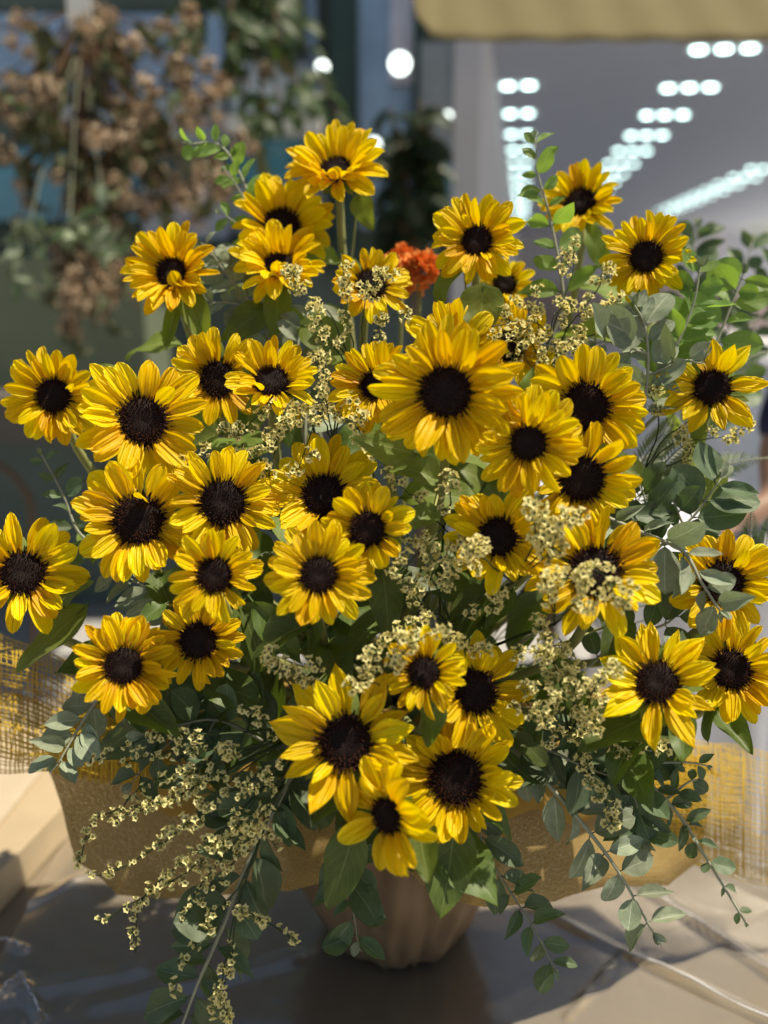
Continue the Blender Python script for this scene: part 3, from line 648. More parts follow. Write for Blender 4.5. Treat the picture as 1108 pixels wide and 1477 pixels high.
# ================================================================== SUNFLOWERS
# x, y of the disc, R petals, r disc (pixels), yaw, pitch (degrees from facing the camera), depth, petals, width, cup, shape, label
SF = [
 (485,246,74,27,-6,50,1.36,30,.38,38,'round','topmost sunflower, tilted to the sky on a long bare stem'),
 (407,326,74,30,4,38,1.375,26,.42,30,'round','cupped sunflower half hidden right behind another with a petal curled over its disc'),
 (404,384,70,26,0,40,1.32,26,.40,36,'round','cupped sunflower with one petal curled over its disc, overlapping a sunflower behind it'),
 (248,394,70,26,-28,24,1.30,26,.36,32,'round','narrow-petalled sunflower with petals swept to one side, above pale curled leaves'),
 (535,411,58,25,8,18,1.275,20,.44,14,'round','sunflower with cream statice across its disc, beside the orange carnations'),
 (688,348,66,25,-8,20,1.26,28,.40,22,'round','dense petalled sunflower above the heart shaped leaf'),
 (838,293,58,25,-14,24,1.385,26,.38,28,'round','sunflower behind the upright bright eucalyptus tip'),
 (932,371,62,26,2,10,1.25,30,.36,14,'round','full double-rowed sunflower standing over silver eucalyptus'),
 (728,411,42,18,6,20,1.37,18,.44,12,'round','small sunflower tucked behind the heart shaped leaf'),
 (78,571,68,28,-10,4,1.24,30,.38,12,'round','outermost sunflower reaching over the low green wall, beside a much larger one'),
 (206,607,92,38,0,6,1.15,21,.46,12,'round','large sunflower with broad overlapping petals between three other big blooms'),
 (315,547,68,29,-6,8,1.23,22,.44,10,'round','sunflower partly covered by a cupped one beside it'),
 (392,551,66,28,2,28,1.18,24,.40,32,'round','upturned cupped sunflower with statice hanging below its disc'),
 (543,556,66,25,-8,10,1.13,24,.38,14,'round','sunflower half covered by the largest bloom'),
 (644,566,102,42,0,4,1.045,34,.36,13,'round','largest sunflower of all, fully open with long narrow petals'),
 (655,505,72,28,0,18,1.22,22,.42,14,'round','sunflower hidden behind the largest bloom, only its upper petals showing'),
 (732,500,66,26,14,16,1.25,22,.44,14,'round','sunflower behind the largest bloom and the statice, only its outer petals showing'),
 (845,587,86,37,2,6,1.11,20,.48,10,'round','big sunflower with broad petals standing behind two overlapping ones'),
 (762,639,76,29,-4,0,1.045,30,.38,12,'round','many-petalled sunflower in front of the two broad-petalled ones'),
 (839,691,80,36,6,-2,1.085,22,.42,10,'round','sunflower with a large black disc squeezed between two others'),
 (1027,559,72,28,4,18,1.20,13,.50,12,'point','sparse sunflower with few wide pointed petals under bright leaves'),
 (200,751,88,40,0,4,1.125,24,.46,10,'round','big sunflower with rounded petals and the widest brown disc'),
 (322,725,78,36,2,4,1.12,26,.42,10,'round','sunflower with a big black disc beside the widest brown disc'),
 (467,715,82,34,-8,18,1.145,22,.46,14,'round','upturned sunflower half behind a smaller sideways one'),
 (531,763,66,29,-26,0,1.055,19,.46,12,'round','smaller sunflower turned sideways with a folded petal'),
 (460,829,74,30,-4,6,1.035,24,.40,12,'round','open star-like sunflower above bare pale stems'),
 (310,830,66,28,-10,2,1.06,21,.42,12,'round','medium sunflower overlapping the bloom with the big black disc'),
 (286,924,62,29,4,-6,1.10,25,.38,8,'round','sunflower shaded by the bloom just above it, one petal curled up'),
 (178,960,72,30,-2,2,1.075,28,.40,10,'round','neat round sunflower above the silver eucalyptus tip and the yellow net'),
 (33,827,84,34,-4,4,1.13,19,.44,12,'round','sunflower leaning out over the yellow net, with long drooping leaf below'),
 (718,775,74,31,0,8,1.075,19,.48,12,'round','sunflower with cream statice touching one side of its disc'),
 (858,826,90,41,4,8,1.06,21,.46,10,'round','large sunflower with statice sprays lying across its disc'),
 (1042,841,76,33,8,4,1.12,22,.44,10,'round','sunflower behind a silver eucalyptus tip that hangs over its disc'),
 (1055,966,72,31,4,2,1.14,24,.40,12,'round','sunflower whose petals overlap a pointed-petal bloom beside it'),
 (948,985,88,33,0,18,1.06,15,.46,14,'point','pointed-petal sunflower with reddish disc over the long dark leaves'),
 (612,970,62,26,-8,8,1.025,24,.36,16,'round','small narrow-petalled sunflower overlapping a sideways bloom'),
 (686,997,80,35,24,0,1.075,17,.50,10,'round','sunflower turned sideways with broad petals, half behind a small one'),
 (500,1071,104,42,-4,2,1.035,14,.50,8,'point','sunflower with long pointed uneven petals and brown disc'),
 (657,1122,88,42,2,-4,1.06,25,.40,8,'round','sunflower with the blackest disc, above the big hanging leaf'),
 (560,1176,84,29,-36,-18,0.995,13,.46,4,'round','lowest sunflower, drooping with crumpled petals on one side'),
]
STEMS = []
def proj(p):
    q = p-C; d = q.dot(FWD); return 554+F*q.x/d, 738.5-F*q.dot(UP)/d, d
def hides(a, b, k, skip=()):
    for t in (0.3, 0.6, 0.9):
        x, y, d = proj(a.lerp(b, t))
        for i, f in enumerate(SF):
            if i in skip: continue
            if d < f[6]+0.005 and math.hypot(x-f[0], y-f[1]) < k*f[3] + 8: return True
    return False
def stem_path(pos, n, k):
    a = k*2.399; rr = 0.055*math.sqrt((k*0.618) % 1.0)
    foot = Vector((MOUTH.x+rr*math.cos(a), MOUTH.y+rr*math.sin(a), 0.895))
    d = (pos-foot).length
    back = pos - n*0.022
    p1 = back - n*(0.10*min(1, d/0.4)) - Vector((0, 0, 0.28*d))
    p2 = foot + Vector(((pos.x-foot.x)*0.22, (pos.y-foot.y)*0.22, 0.42*d))
    return bez(back, p1, p2, foot, 18)
def add_leaf(root, parent, base, tip, nrm, mats, kind='sun', wscale=1.0, idx=None):
    L = (tip-base).length; M = frame(tip-base, nrm); M.translation = base
    fam = LF[(kind, mats.name)]; me = fam[(idx if idx is not None else rnd.randrange(99)) % len(fam)]
    return put('leaf', me, parent, M @ Matrix.Diagonal((L, L*wscale, L, 1)))
for k, (x, y, Rp, rp, yaw, pit, dep, npet, wr, cup, shape, label) in enumerate(SF):
    r = random.Random(100+k); s = dep/F; pos = P(x, y, dep)
    tc = (C-pos).normalized(); cr = Vector((1, 0, 0)) - tc*tc.x; cr.normalize(); cu = tc.cross(cr) if tc.cross(cr).z > 0 else cr.cross(tc)
    ya, pi_ = R_(yaw+r.uniform(-9, 9)), R_(pit+r.uniform(-6, 10))
    n = (tc*math.cos(ya)*math.cos(pi_) + cr*math.sin(ya)*math.cos(pi_) + cu*math.sin(pi_)).normalized()
    path = stem_path(pos, n, k); STEMS.append(path)
    root = thing('sunflower', label, 'sunflower', path[-1], 'sunflowers in the bouquet')
    rd = rp*s
    ax = n.orthogonal().normalized(); Mf = Matrix.Translation(pos) @ frame(ax, n) @ Matrix.Rotation(r.uniform(0, 6.3), 4, 'Z')
    bme, fme = DISCS[{10: 3, 21: 3, 37: 3, 34: 4, 12: 4, 17: 4}.get(k, k % 3)]
    Md = Mf @ Matrix.Diagonal((rd*1.03, rd*1.03, rd*0.8, 1))
    d = put('disc', bme, root, Md); f = put('florets', fme, d, Md); f['kind'] = 'stuff'
    put('calyx', CAL[k % 2], root, Mf @ Matrix.Translation((0, 0, -0.12*rd)) @ Matrix.Diagonal((rd*1.0, rd*1.0, rd*0.75, 1)))
    mb = MB(); mb.tube(path, [0.0058]*3+[0.0062]*6+[0.0068]*9, 8); put('stem', mb.mesh('stem', STEM), root)
    npet = round(npet*1.3); n1 = round(npet*0.55); n2 = npet-n1; Lp = (Rp-0.78*rp)*s*1.16; ph = r.uniform(0, 6.3); gold = 1 if r.random() < 0.25 else 0
    for ring, cnt in ((0, n1), (1, n2)):
        for q in range(cnt):
            a = ph + 2*math.pi*(q+(0.5 if ring else 0)+r.uniform(-0.24, 0.24))/cnt
            e = R_(cup*(0.45 if ring == 0 else 1.15) + r.gauss(0, 11)); ln = Lp*(1.0 if ring == 0 else 0.9)*r.uniform(0.84, 1.08)
            if r.random() < 0.09: ln *= 0.75; e += R_(r.choice((26, -30, 18)))
            wd = wr/0.42*1.06*r.uniform(0.72, 1.16)
            M = Mf @ Matrix.Rotation(a, 4, 'Z') @ Matrix.Translation((rd*0.80, 0, (-0.06 if ring == 0 else 0.05)*rd)) @ Matrix.Rotation(-e, 4, 'Y') @ Matrix.Rotation(r.gauss(0, 0.30), 4, 'X') @ Matrix.Rotation(r.gauss(0, 0.07), 4, 'Z')
            put('petal', PET[shape][r.randrange(14)][1 if r.random() < (0.7 if gold else 0.15) else 0], root, M @ Matrix.Diagonal((ln, ln*wd, ln, 1)))
    # folded petals over the disc of a few blooms
    curl = {2: [-88], 3: [-62]}.get(k, [])
    for deg in curl:
        wa = R_(deg); dirv = cr*math.cos(wa)+cu*math.sin(wa); dirv = (dirv-n*dirv.dot(n)).normalized()
        M = frame(-dirv*0.55+n*0.8, n+dirv*0.5); M.translation = pos+dirv*rd*1.0+n*rd*0.15; L = rd*1.05
        put('petal', PET['round'][r.randrange(14)][0], root, M @ Matrix.Diagonal((L, L*1.7, L, 1)))
    # leaves up the stem
    for q, t in enumerate((0.16, 0.27, 0.40, 0.54)):
        if r.random() < 0.12: continue
        b0 = path[int(t*17)]; ca = r.uniform(0, 6.3); L = r.uniform(0.08, 0.125)*(0.8 if q == 0 else 1)
        out = (b0-MOUTH); out.z = 0; out = out.normalized() if out.length > 0.03 else Vector((0, -1, 0))
        dirv = (out*r.uniform(0.3, 1.0) + Vector((math.cos(ca), math.sin(ca), 0))*0.8 + Vector((0, 0, r.uniform(-0.55, 0.25)))).normalized()
        if dirv.y > 0.3: dirv.y *= -0.3; dirv.normalize()
        if hides(b0, b0+dirv*L, 1.9): continue
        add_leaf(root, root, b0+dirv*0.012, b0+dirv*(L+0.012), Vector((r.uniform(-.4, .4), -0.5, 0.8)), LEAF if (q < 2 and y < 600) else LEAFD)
SUNROOT = [o for o in col.objects if o.name.startswith('sunflower')]
# leaves that the photograph shows one by one: flower, base, tip, depth offset, width, material, mesh, lean
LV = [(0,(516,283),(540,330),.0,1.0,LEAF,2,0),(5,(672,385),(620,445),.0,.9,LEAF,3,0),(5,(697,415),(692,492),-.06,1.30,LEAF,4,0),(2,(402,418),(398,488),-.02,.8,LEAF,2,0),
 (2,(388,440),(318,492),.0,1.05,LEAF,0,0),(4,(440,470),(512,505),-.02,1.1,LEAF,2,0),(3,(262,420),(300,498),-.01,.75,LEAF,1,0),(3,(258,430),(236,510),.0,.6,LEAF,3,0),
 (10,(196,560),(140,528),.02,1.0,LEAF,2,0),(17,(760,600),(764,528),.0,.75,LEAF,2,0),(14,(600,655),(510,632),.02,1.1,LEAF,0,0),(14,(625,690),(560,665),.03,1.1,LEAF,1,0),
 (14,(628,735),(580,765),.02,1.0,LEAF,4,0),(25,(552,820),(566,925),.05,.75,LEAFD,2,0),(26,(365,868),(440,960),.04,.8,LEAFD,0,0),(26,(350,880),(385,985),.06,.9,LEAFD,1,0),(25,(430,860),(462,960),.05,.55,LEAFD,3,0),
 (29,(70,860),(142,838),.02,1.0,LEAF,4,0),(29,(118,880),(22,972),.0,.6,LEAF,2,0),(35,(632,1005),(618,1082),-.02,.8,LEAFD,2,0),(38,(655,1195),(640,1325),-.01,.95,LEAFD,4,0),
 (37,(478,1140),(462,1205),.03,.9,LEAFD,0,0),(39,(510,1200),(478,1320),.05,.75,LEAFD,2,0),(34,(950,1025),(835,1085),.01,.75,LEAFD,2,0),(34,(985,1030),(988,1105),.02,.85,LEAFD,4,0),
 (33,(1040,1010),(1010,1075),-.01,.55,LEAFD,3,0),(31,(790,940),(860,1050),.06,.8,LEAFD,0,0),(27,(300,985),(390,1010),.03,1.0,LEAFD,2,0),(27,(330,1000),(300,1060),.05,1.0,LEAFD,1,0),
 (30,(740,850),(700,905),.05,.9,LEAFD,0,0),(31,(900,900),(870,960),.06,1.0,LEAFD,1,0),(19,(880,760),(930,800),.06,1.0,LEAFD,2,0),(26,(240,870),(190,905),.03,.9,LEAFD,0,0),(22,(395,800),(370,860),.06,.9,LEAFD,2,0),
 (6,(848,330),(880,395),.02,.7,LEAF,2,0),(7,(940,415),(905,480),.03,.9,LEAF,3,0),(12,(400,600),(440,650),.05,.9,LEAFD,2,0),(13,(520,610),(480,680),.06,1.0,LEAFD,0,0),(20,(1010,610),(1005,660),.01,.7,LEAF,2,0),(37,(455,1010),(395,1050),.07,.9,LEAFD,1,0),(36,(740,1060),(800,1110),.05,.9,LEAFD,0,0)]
for fi, a, b, dz, ws, mt, me, ln in LV:
    dep = SF[fi][6]+0.02+dz; A = P(*a, dep); B = P(*b, dep+rnd.uniform(-.03, .01)); root = SUNROOT[fi]
    lf = add_leaf(root, root, A, B, (C-A).normalized()+Vector((U(-.5, .5), 0, U(0.2, 0.9))), mt, 'sun', ws, me)
    near = min(STEMS[fi][3:], key=lambda q: (q-A).length); mb = MB(); mid = (near+A)*0.5+FWD*0.03
    mb.tube(bez(near, mid, A.lerp(mid, .3)+FWD*.01, A+(B-A)*0.04, 7), 0.0016, 5); put('leaf_stalk', mb.mesh('leaf_stalk', STEM), lf)

# ================================================================== EUCALYPTUS
def vase_tail(p):
    a = U(0, 6.3); foot = Vector((MOUTH.x+0.06*math.cos(a), MOUTH.y+0.06*math.sin(a), 0.90)); d = (p-foot).length
    return bez(foot, foot+Vector(((p.x-foot.x)*0.1, (p.y-foot.y)*0.1, 0.35*d)), p.lerp(foot, 0.35)+Vector((0, 0, 0.12*d)), p, 9)[:-1]
def sprig(label, pts, size0, size1, nl, mat, stemmat=EUSTEM, spread=62, rad=0.0024, tail=True, bud=True, gap=0.0, paired=True, group='eucalyptus branches in the bouquet', twigs=()):
    W = [P(*q) for q in pts]; path = smooth_poly(W, 22)
    full = (vase_tail(W[0]) if tail else []) + path
    root = thing('eucalyptus_branch', label, 'eucalyptus', full[0], group)
    mb = MB(); m = len(full); mb.tube(full, [lerp(rad*1.3, rad*0.45, i/(m-1)) for i in range(m)], 6)
    dep = sum(q[2] for q in pts)/len(pts); s = dep/F
    todo = [(path, nl+2, size0, size1)]
    for (i0, ex, ey, n_, s0, s1) in twigs:
        b0 = path[i0]; e = P(ex, ey, dep-0.01); tp = bez(b0, b0.lerp(e, .35), b0.lerp(e, .7)+Vector((0, 0, .01)), e, 8)
        mb.tube(tp, [rad*0.7, rad*.65, rad*.6, rad*.55, rad*.5, rad*.45, rad*.4, rad*.35], 5); todo.append((tp, n_, s0, s1))
    put('stem', mb.mesh('stem', stemmat), root)
    for pth, cnt, sa, sb in todo:
        for q in range(cnt):
            t = gap + (1-gap)*(q+0.6)/cnt; fi = t*(len(pth)-1); i = min(int(fi), len(pth)-2); p = pth[i].lerp(pth[i+1], fi-i)
            tg = (pth[i+1]-pth[i]).normalized(); tc = (C-p).normalized(); sdv = tg.cross(tc)
            if sdv.length < 0.1: sdv = tg.orthogonal()
            sdv.normalize()
            for sg in ((-1, 1) if paired else ((-1, 1)[q % 2],)):
                sz = lerp(sa, sb, t)*s*1.2*U(0.6, 1.2); an = R_(spread + U(-22, 18)); tilt = U(-0.75, 0.75)
                dv = tg*math.cos(an) + (sdv*sg*math.cos(tilt) + tc*math.sin(tilt))*math.sin(an)
                nrm = tc*U(0.4, 1.0) + Vector((U(-.6, .6), 0, U(-.1, 0.9)))
                if hides(p, p+dv*sz, 1.25, (6, 32)): continue
                add_leaf(root, root, p+dv*sz*0.10, p+dv*(sz*1.1), nrm, mat, 'eu', U(0.8, 1.15))
        if bud:
            for q in range(3):
                tg = (pth[-1]-pth[-2]).normalized(); dv = (tg+Vector((U(-.6, .6), U(-.6, .6), U(-.4, .6)))).normalized(); sz = sb*s*0.5
                add_leaf(root, root, pth[-1], pth[-1]+dv*sz, Vector((U(-1, 1), -1, U(0, 1))), EUS, 'eu', 0.9)
    return root
sprig('arching eucalyptus tip with small silver buds rising behind two cupped sunflowers', [(390,380,1.38),(362,290,1.38),(338,235,1.375),(312,207,1.37),(272,208,1.36)], 34, 20, 8, EUB, twigs=((3,325,245,2,26,18),(1,318,308,2,26,20)))
sprig('upright bright green eucalyptus tip in front of a sunflower', [(815,440,1.30),(805,370,1.295),(790,300,1.29),(776,250,1.285),(772,198,1.28)], 46, 24, 7, EUB)
sprig('silver eucalyptus shoot with large bright leaves above the sparse sunflower', [(925,620,1.22),(935,530,1.21),(930,470,1.20),(915,440,1.19)], 58, 40, 5, EUS, paired=True, twigs=((9,860,495,2,60,46),(6,1000,520,3,56,40)))
sprig('eucalyptus shoot with long backlit leaves next to the full double-rowed sunflower', [(940,560,1.25),(975,500,1.245),(1000,440,1.24),(1010,385,1.235)], 60, 36, 5, EUB)
sprig('eucalyptus shoot with wide spreading narrow leaves, outermost above the sparse sunflower', [(990,560,1.28),(1030,500,1.28),(1055,440,1.275),(1072,395,1.27)], 62, 34, 5, EUB, spread=75)
sprig('small leafy eucalyptus twig hanging between two outermost sunflowers', [(150,800,1.26),(112,765,1.26),(92,715,1.26),(60,655,1.255)], 36, 24, 5, EUG)
sprig('silver eucalyptus tip drooping in front of the yellow net', [(180,960,1.20),(140,1010,1.17),(108,1060,1.15),(84,1102,1.14)], 66, 40, 5, EUS)
sprig('longest hanging eucalyptus branch with grey-green leaves over the table edge of the vase', [(430,1100,1.15),(400,1160,1.13),(360,1240,1.12),(318,1345,1.12),(285,1420,1.13),(255,1500,1.14)], 74, 62, 13, EUG, EUSTEM, rad=0.0034)
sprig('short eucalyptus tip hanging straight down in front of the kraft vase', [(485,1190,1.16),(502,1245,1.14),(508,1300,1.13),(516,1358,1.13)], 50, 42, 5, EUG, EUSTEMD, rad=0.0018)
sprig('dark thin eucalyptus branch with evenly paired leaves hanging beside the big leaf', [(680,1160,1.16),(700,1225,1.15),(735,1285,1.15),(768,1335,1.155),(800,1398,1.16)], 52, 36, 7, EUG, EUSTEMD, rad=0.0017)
sprig('silver eucalyptus branch with pale lit leaves at its hanging end', [(745,1085,1.18),(790,1130,1.16),(850,1200,1.15),(895,1262,1.15),(942,1345,1.155)], 62, 50, 7, EUS, EUSTEM, rad=0.0034)
sprig('eucalyptus branch thinning out to tiny leaves over the plastic film', [(860,1060,1.20),(920,1115,1.18),(975,1170,1.18),(1020,1240,1.185),(1075,1330,1.19)], 60, 16, 8, EUG, EUSTEM, rad=0.0030, twigs=((4,1020,1105,3,30,18),(8,1000,1205,2,34,18),(6,905,1195,3,54,36),(9,1005,1125,2,34,16)))
sprig('broad silver eucalyptus shoot leaning over two sunflower discs', [(860,740,1.15),(930,770,1.13),(985,795,1.105),(1012,840,1.09),(1038,880,1.085)], 66, 40, 5, EUS, EUSTEM, rad=0.003)
sprig('dark upright eucalyptus shoot between the sparse sunflower and the silver shoot', [(900,840,1.22),(950,790,1.20),(1000,745,1.19),(1040,690,1.18)], 64, 52, 5, EUG, twigs=((6,925,700,3,60,44),(12,960,705,2,54,40)))
sprig('silver eucalyptus shoot filling the gap above the neat round sunflower', [(300,900,1.22),(255,880,1.20),(215,850,1.20),(160,820,1.20)], 52, 40, 5, EUS)
sprig('dark eucalyptus shoot crowded below the neat round sunflower', [(400,1080,1.18),(320,1040,1.16),(260,1045,1.15),(205,1060,1.15)], 66, 46, 7, EUG, EUSTEMD, twigs=((8,270,1120,3,60,40),(12,190,1130,3,56,40)))
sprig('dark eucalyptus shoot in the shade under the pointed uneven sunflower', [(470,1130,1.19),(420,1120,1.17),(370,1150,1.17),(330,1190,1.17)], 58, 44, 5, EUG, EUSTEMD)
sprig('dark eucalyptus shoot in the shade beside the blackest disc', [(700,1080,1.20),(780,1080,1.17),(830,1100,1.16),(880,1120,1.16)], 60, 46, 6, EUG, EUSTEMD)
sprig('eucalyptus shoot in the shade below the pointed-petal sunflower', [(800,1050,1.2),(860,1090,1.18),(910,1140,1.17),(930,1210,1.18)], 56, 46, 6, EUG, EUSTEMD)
sprig('soft grey eucalyptus shoot behind the narrow-petalled sunflower', [(400,520,1.34),(370,450,1.34),(330,400,1.35),(310,370,1.36)], 44, 30, 6, EUS, twigs=((8,300,440,3,36,26),(14,290,350,2,30,20)))
sprig('soft grey eucalyptus shoot among the stems beside the statice', [(440,640,1.28),(440,560,1.28),(430,500,1.29),(445,450,1.3)], 48, 36, 6, EUS)
sprig('eucalyptus shoot deep between the statice and the dark upright shoot', [(850,960,1.22),(900,920,1.2),(960,900,1.18),(990,870,1.18)], 54, 40, 5, EUG)
for i, (lab, q) in enumerate((('blurred eucalyptus shoot standing apart behind the bouquet, beside the stand', [(1000,640,1.75),(1040,520,1.75),(1060,430,1.75),(1085,350,1.75)]), ('blurred low eucalyptus shoot behind the bouquet, near the person', [(1050,600,1.8),(1080,500,1.8),(1100,430,1.8),(1120,380,1.8)]), ('blurred narrow shoot behind the full double-rowed sunflower', [(960,520,1.7),(990,430,1.7),(998,370,1.7),(1005,330,1.7)]))):
    sprig(lab, q, 48, 34, 7, EUG)

# ---- feathery wattle fronds behind, at the right
def frond(label, pts, n, ln, mat, sub=True):
    W = [P(*q) for q in pts]; path = smooth_poly(W, 24); full = vase_tail(W[0])+path
    root = thing('feathery_frond', label, 'foliage', full[0], 'feathery fronds behind the sunflowers'); mb = MB(); mb.tube(full, 0.0012, 5)
    put('stem', mb.mesh('stem', EUSTEMD), root); s = pts[0][2]/F; nb = MB()
    for q in range(n):
        fi = q/n*22; i = int(fi); p = path[i].lerp(path[i+1], fi-i); tg = (path[i+1]-path[i]).normalized(); tc = (C-p).normalized(); sd_ = tg.cross(tc).normalized()
        for sg in (-1, 1):
            L = ln*s*math.sin(math.pi*min(0.97, 0.25+q/n*0.72)); dv = (tg*0.75+sd_*sg+tc*U(-.3, .3)).normalized(); e = p+dv*L; nm = dv.cross(tc).normalized()*L*0.10
            nb.add([p, p+dv*L*0.45+nm, e, p+dv*L*0.45-nm], [(0, 1, 2, 3)], [(0, .5), (.5, .8), (1, .5), (.5, .2)])
    o = put('needles', nb.mesh('needles', mat), root); o['kind'] = 'stuff'
for i, (lab, q) in enumerate((('feathery frond with fine leaves under the sparse sunflower', [(900,760,1.30),(940,690,1.30),(990,640,1.31),(1050,610,1.32)]), ('feathery frond reaching toward the person from behind the sparse sunflower', [(930,760,1.33),(990,700,1.34),(1050,670,1.35),(1110,660,1.36)]), ('dark upright fern-like frond beside the sunflower under the silver eucalyptus tip', [(1060,860,1.3),(1075,810,1.3),(1082,770,1.3),(1084,720,1.3)]), ('dark fern-like frond overhanging the edge of the stand', [(1085,860,1.32),(1100,810,1.32),(1108,770,1.32),(1112,735,1.32)]), ('thin feathery frond leaning up beside the long backlit leaves', [(980,620,1.34),(1030,560,1.35),(1075,520,1.36),(1112,505,1.37)]), ('feathery frond low among stems behind the broad petals', [(880,740,1.3),(930,660,1.31),(960,620,1.31),(975,590,1.32)]))):
    frond(lab, q, 34, 34 if i < 2 else 24, EUG if i in (2, 3) else EUS)

# ================================================================== CREAM STATICE
def spray(label, base, branches, size='B', f0=0.35, step=17, jit=11, stemr=0.0010):
    """base and branch points: x, y, depth in photograph pixels and metres"""
    b0 = P(*base); tail = vase_tail(b0)+[b0]; root = thing('statice_spray', label, 'statice', tail[0], 'cream statice sprays in the bouquet')
    mb = MB(); mb.tube(tail, 0.0019, 5); items = []; s = base[2]/F
    for br in branches:
        W = [P(*q) for q in br]; L = sum((W[i+1]-W[i]).length for i in range(len(W)-1)); n = max(6, int(L/0.008)); path = smooth_poly([b0]+W if (W[0]-b0).length > 0.01 else W, n+6)
        for q in range(1, len(path)-1): path[q] = path[q] + Vector((U(-1, 1), U(-1, 1), U(-1, 1)))*0.0012
        mb.tube(path, [lerp(stemr*1.2, stemr*0.6, q/(len(path)-1)) for q in range(len(path))], 4)
        tot = sum((path[i+1]-path[i]).length for i in range(len(path)-1)); cnt = max(2, int(tot*(1-f0)/(step*(1.3 if size == 'B' else 1.12)*s)))
        for q in range(cnt):
            t = f0+(1-f0)*(q+U(0.3, 1.0))/cnt; fi = min(0.999, t)*(len(path)-1); i = int(fi); p = path[i].lerp(path[i+1], fi-i)
            off = Vector((U(-1, 1), U(-1, 0.4), U(-0.8, 1)))*jit*s; c = p+off
            mb.tube([p, (p+c)*0.5+Vector((0, 0, -0.001)), c], 0.0006, 3, False)
            items.append((c, t))
    put('stem', mb.mesh('stem', STSTEM), root)
    for c, t in items:
        zz = size if size != 'V' else ('M' if (t < 0.65 and rnd.random() < 0.45) else 'S')
        fam = {'B': CLB, 'M': CLM, 'S': CLS}[zz]; sc_ = U(0.85, 1.2)
        nz = ((C-c).normalized()*U(0.3, 0.9)+Vector((U(-.6, .6), U(-.3, .2), U(0.2, 1.0)))).normalized()
        M = Matrix.Translation(c) @ nz.to_track_quat('Z', 'Y').to_matrix().to_4x4() @ Matrix.Rotation(U(0, 6.3), 4, 'Z')
        put('flower_cluster', fam[rnd.randrange(len(fam))], root, M @ Matrix.Scale(sc_, 4))
D = 1.22
spray('cream statice spray rising past the sunflower beside the orange carnations', (520,560,1.24), [[(505,470,1.22),(492,365,1.215)],[(480,460,1.21),(440,425,1.21),(418,385,1.21)],[(525,450,1.21),(540,408,1.20),(560,395,1.2)],[(540,480,1.21),(575,450,1.20)],[(470,480,1.2),(455,440,1.2)],[(490,500,1.21),(450,520,1.2)]], 'M', .42, 15)
spray('cream statice spray hanging below the upturned cupped sunflower', (440,560,1.20), [[(415,585,1.15),(400,635,1.145),(388,690,1.14)],[(395,580,1.16),(350,620,1.155),(330,625,1.155)],[(455,590,1.17),(470,570,1.165)],[(420,610,1.16),(372,650,1.155)]], 'M', .25, 14)
spray('dense cream statice bush between the heart shaped leaf and the full double-rowed sunflower', (790,560,1.26), [[(780,480,1.24),(760,420,1.235)],[(800,470,1.235),(825,400,1.23),(828,350,1.23)],[(815,480,1.23),(860,420,1.225),(870,390,1.225)],[(770,500,1.23),(735,460,1.225),(735,430,1.225)],[(790,510,1.225),(800,450,1.22)],[(820,500,1.225),(880,470,1.22),(890,430,1.22)],[(800,520,1.22),(840,480,1.215)],[(760,520,1.225),(750,495,1.22)],[(780,470,1.23),(700,470,1.21)],[(830,490,1.22),(850,520,1.2)]], 'M', .3, 15, 15)
spray('cream statice spray in front of the stems between four sunflowers', (650,900,1.12), [[(630,850,1.09),(600,790,1.085),(585,770,1.085)],[(640,860,1.085),(640,810,1.08),(660,770,1.08)],[(680,880,1.085),(715,870,1.08),(710,840,1.08)],[(620,890,1.08),(585,905,1.07),(545,930,1.06)],[(660,930,1.07),(700,930,1.06)],[(610,870,1.08),(590,850,1.08)]], 'M', .3, 15)
spray('cream statice spray between the star-like sunflower and the small narrow-petalled one', (560,1000,1.08), [[(545,960,1.02),(525,930,1.02)],[(540,985,1.02),(505,985,1.02)],[(560,960,1.015),(580,925,1.01),(600,905,1.005)],[(575,950,1.01),(640,900,1.0)]], 'M', .35, 21)
spray('cream statice spray lying across a large sunflower disc', (800,900,1.08), [[(805,850,1.01),(850,820,.998),(900,850,.99)],[(790,850,1.01),(785,830,1.01)],[(830,870,1.0),(860,870,.99),(915,865,.985)],[(845,850,1.0),(840,825,.99)]], 'M', .4, 15, 9)
spray('cream statice spray climbing between two sunflowers with big discs', (740,840,1.10), [[(770,780,1.03),(770,730,1.02)],[(785,790,1.03),(800,760,1.02),(850,735,1.01)],[(790,800,1.03),(795,770,1.03)],[(690,800,1.03),(680,785,1.03)]], 'B', .4, 17, 8)
spray('cream statice spray standing in the shade beside the pointed-petal sunflower', (820,1060,1.14), [[(810,990,1.08),(790,930,1.07),(780,895,1.07)],[(830,1000,1.07),(830,950,1.06),(800,915,1.06)],[(850,1020,1.06),(845,985,1.05)],[(840,1040,1.06),(870,1060,1.05)],[(800,1010,1.06),(770,985,1.06)],[(860,990,1.03),(885,955,1.02)],[(790,1040,1.06),(755,1010,1.06)],[(800,960,1.06),(750,930,1.06)]], 'M', .3, 19, 15)
spray('cream statice sprig among the dark leaves at the burlap collar', (850,1000,1.16), [[(860,1060,1.11),(890,1075,1.10),(960,1085,1.10)],[(840,1080,1.11),(835,1110,1.1)],[(850,1100,1.11),(870,1150,1.10),(885,1190,1.1)],[(830,1050,1.11),(800,1060,1.1)]], 'M', .35, 16)
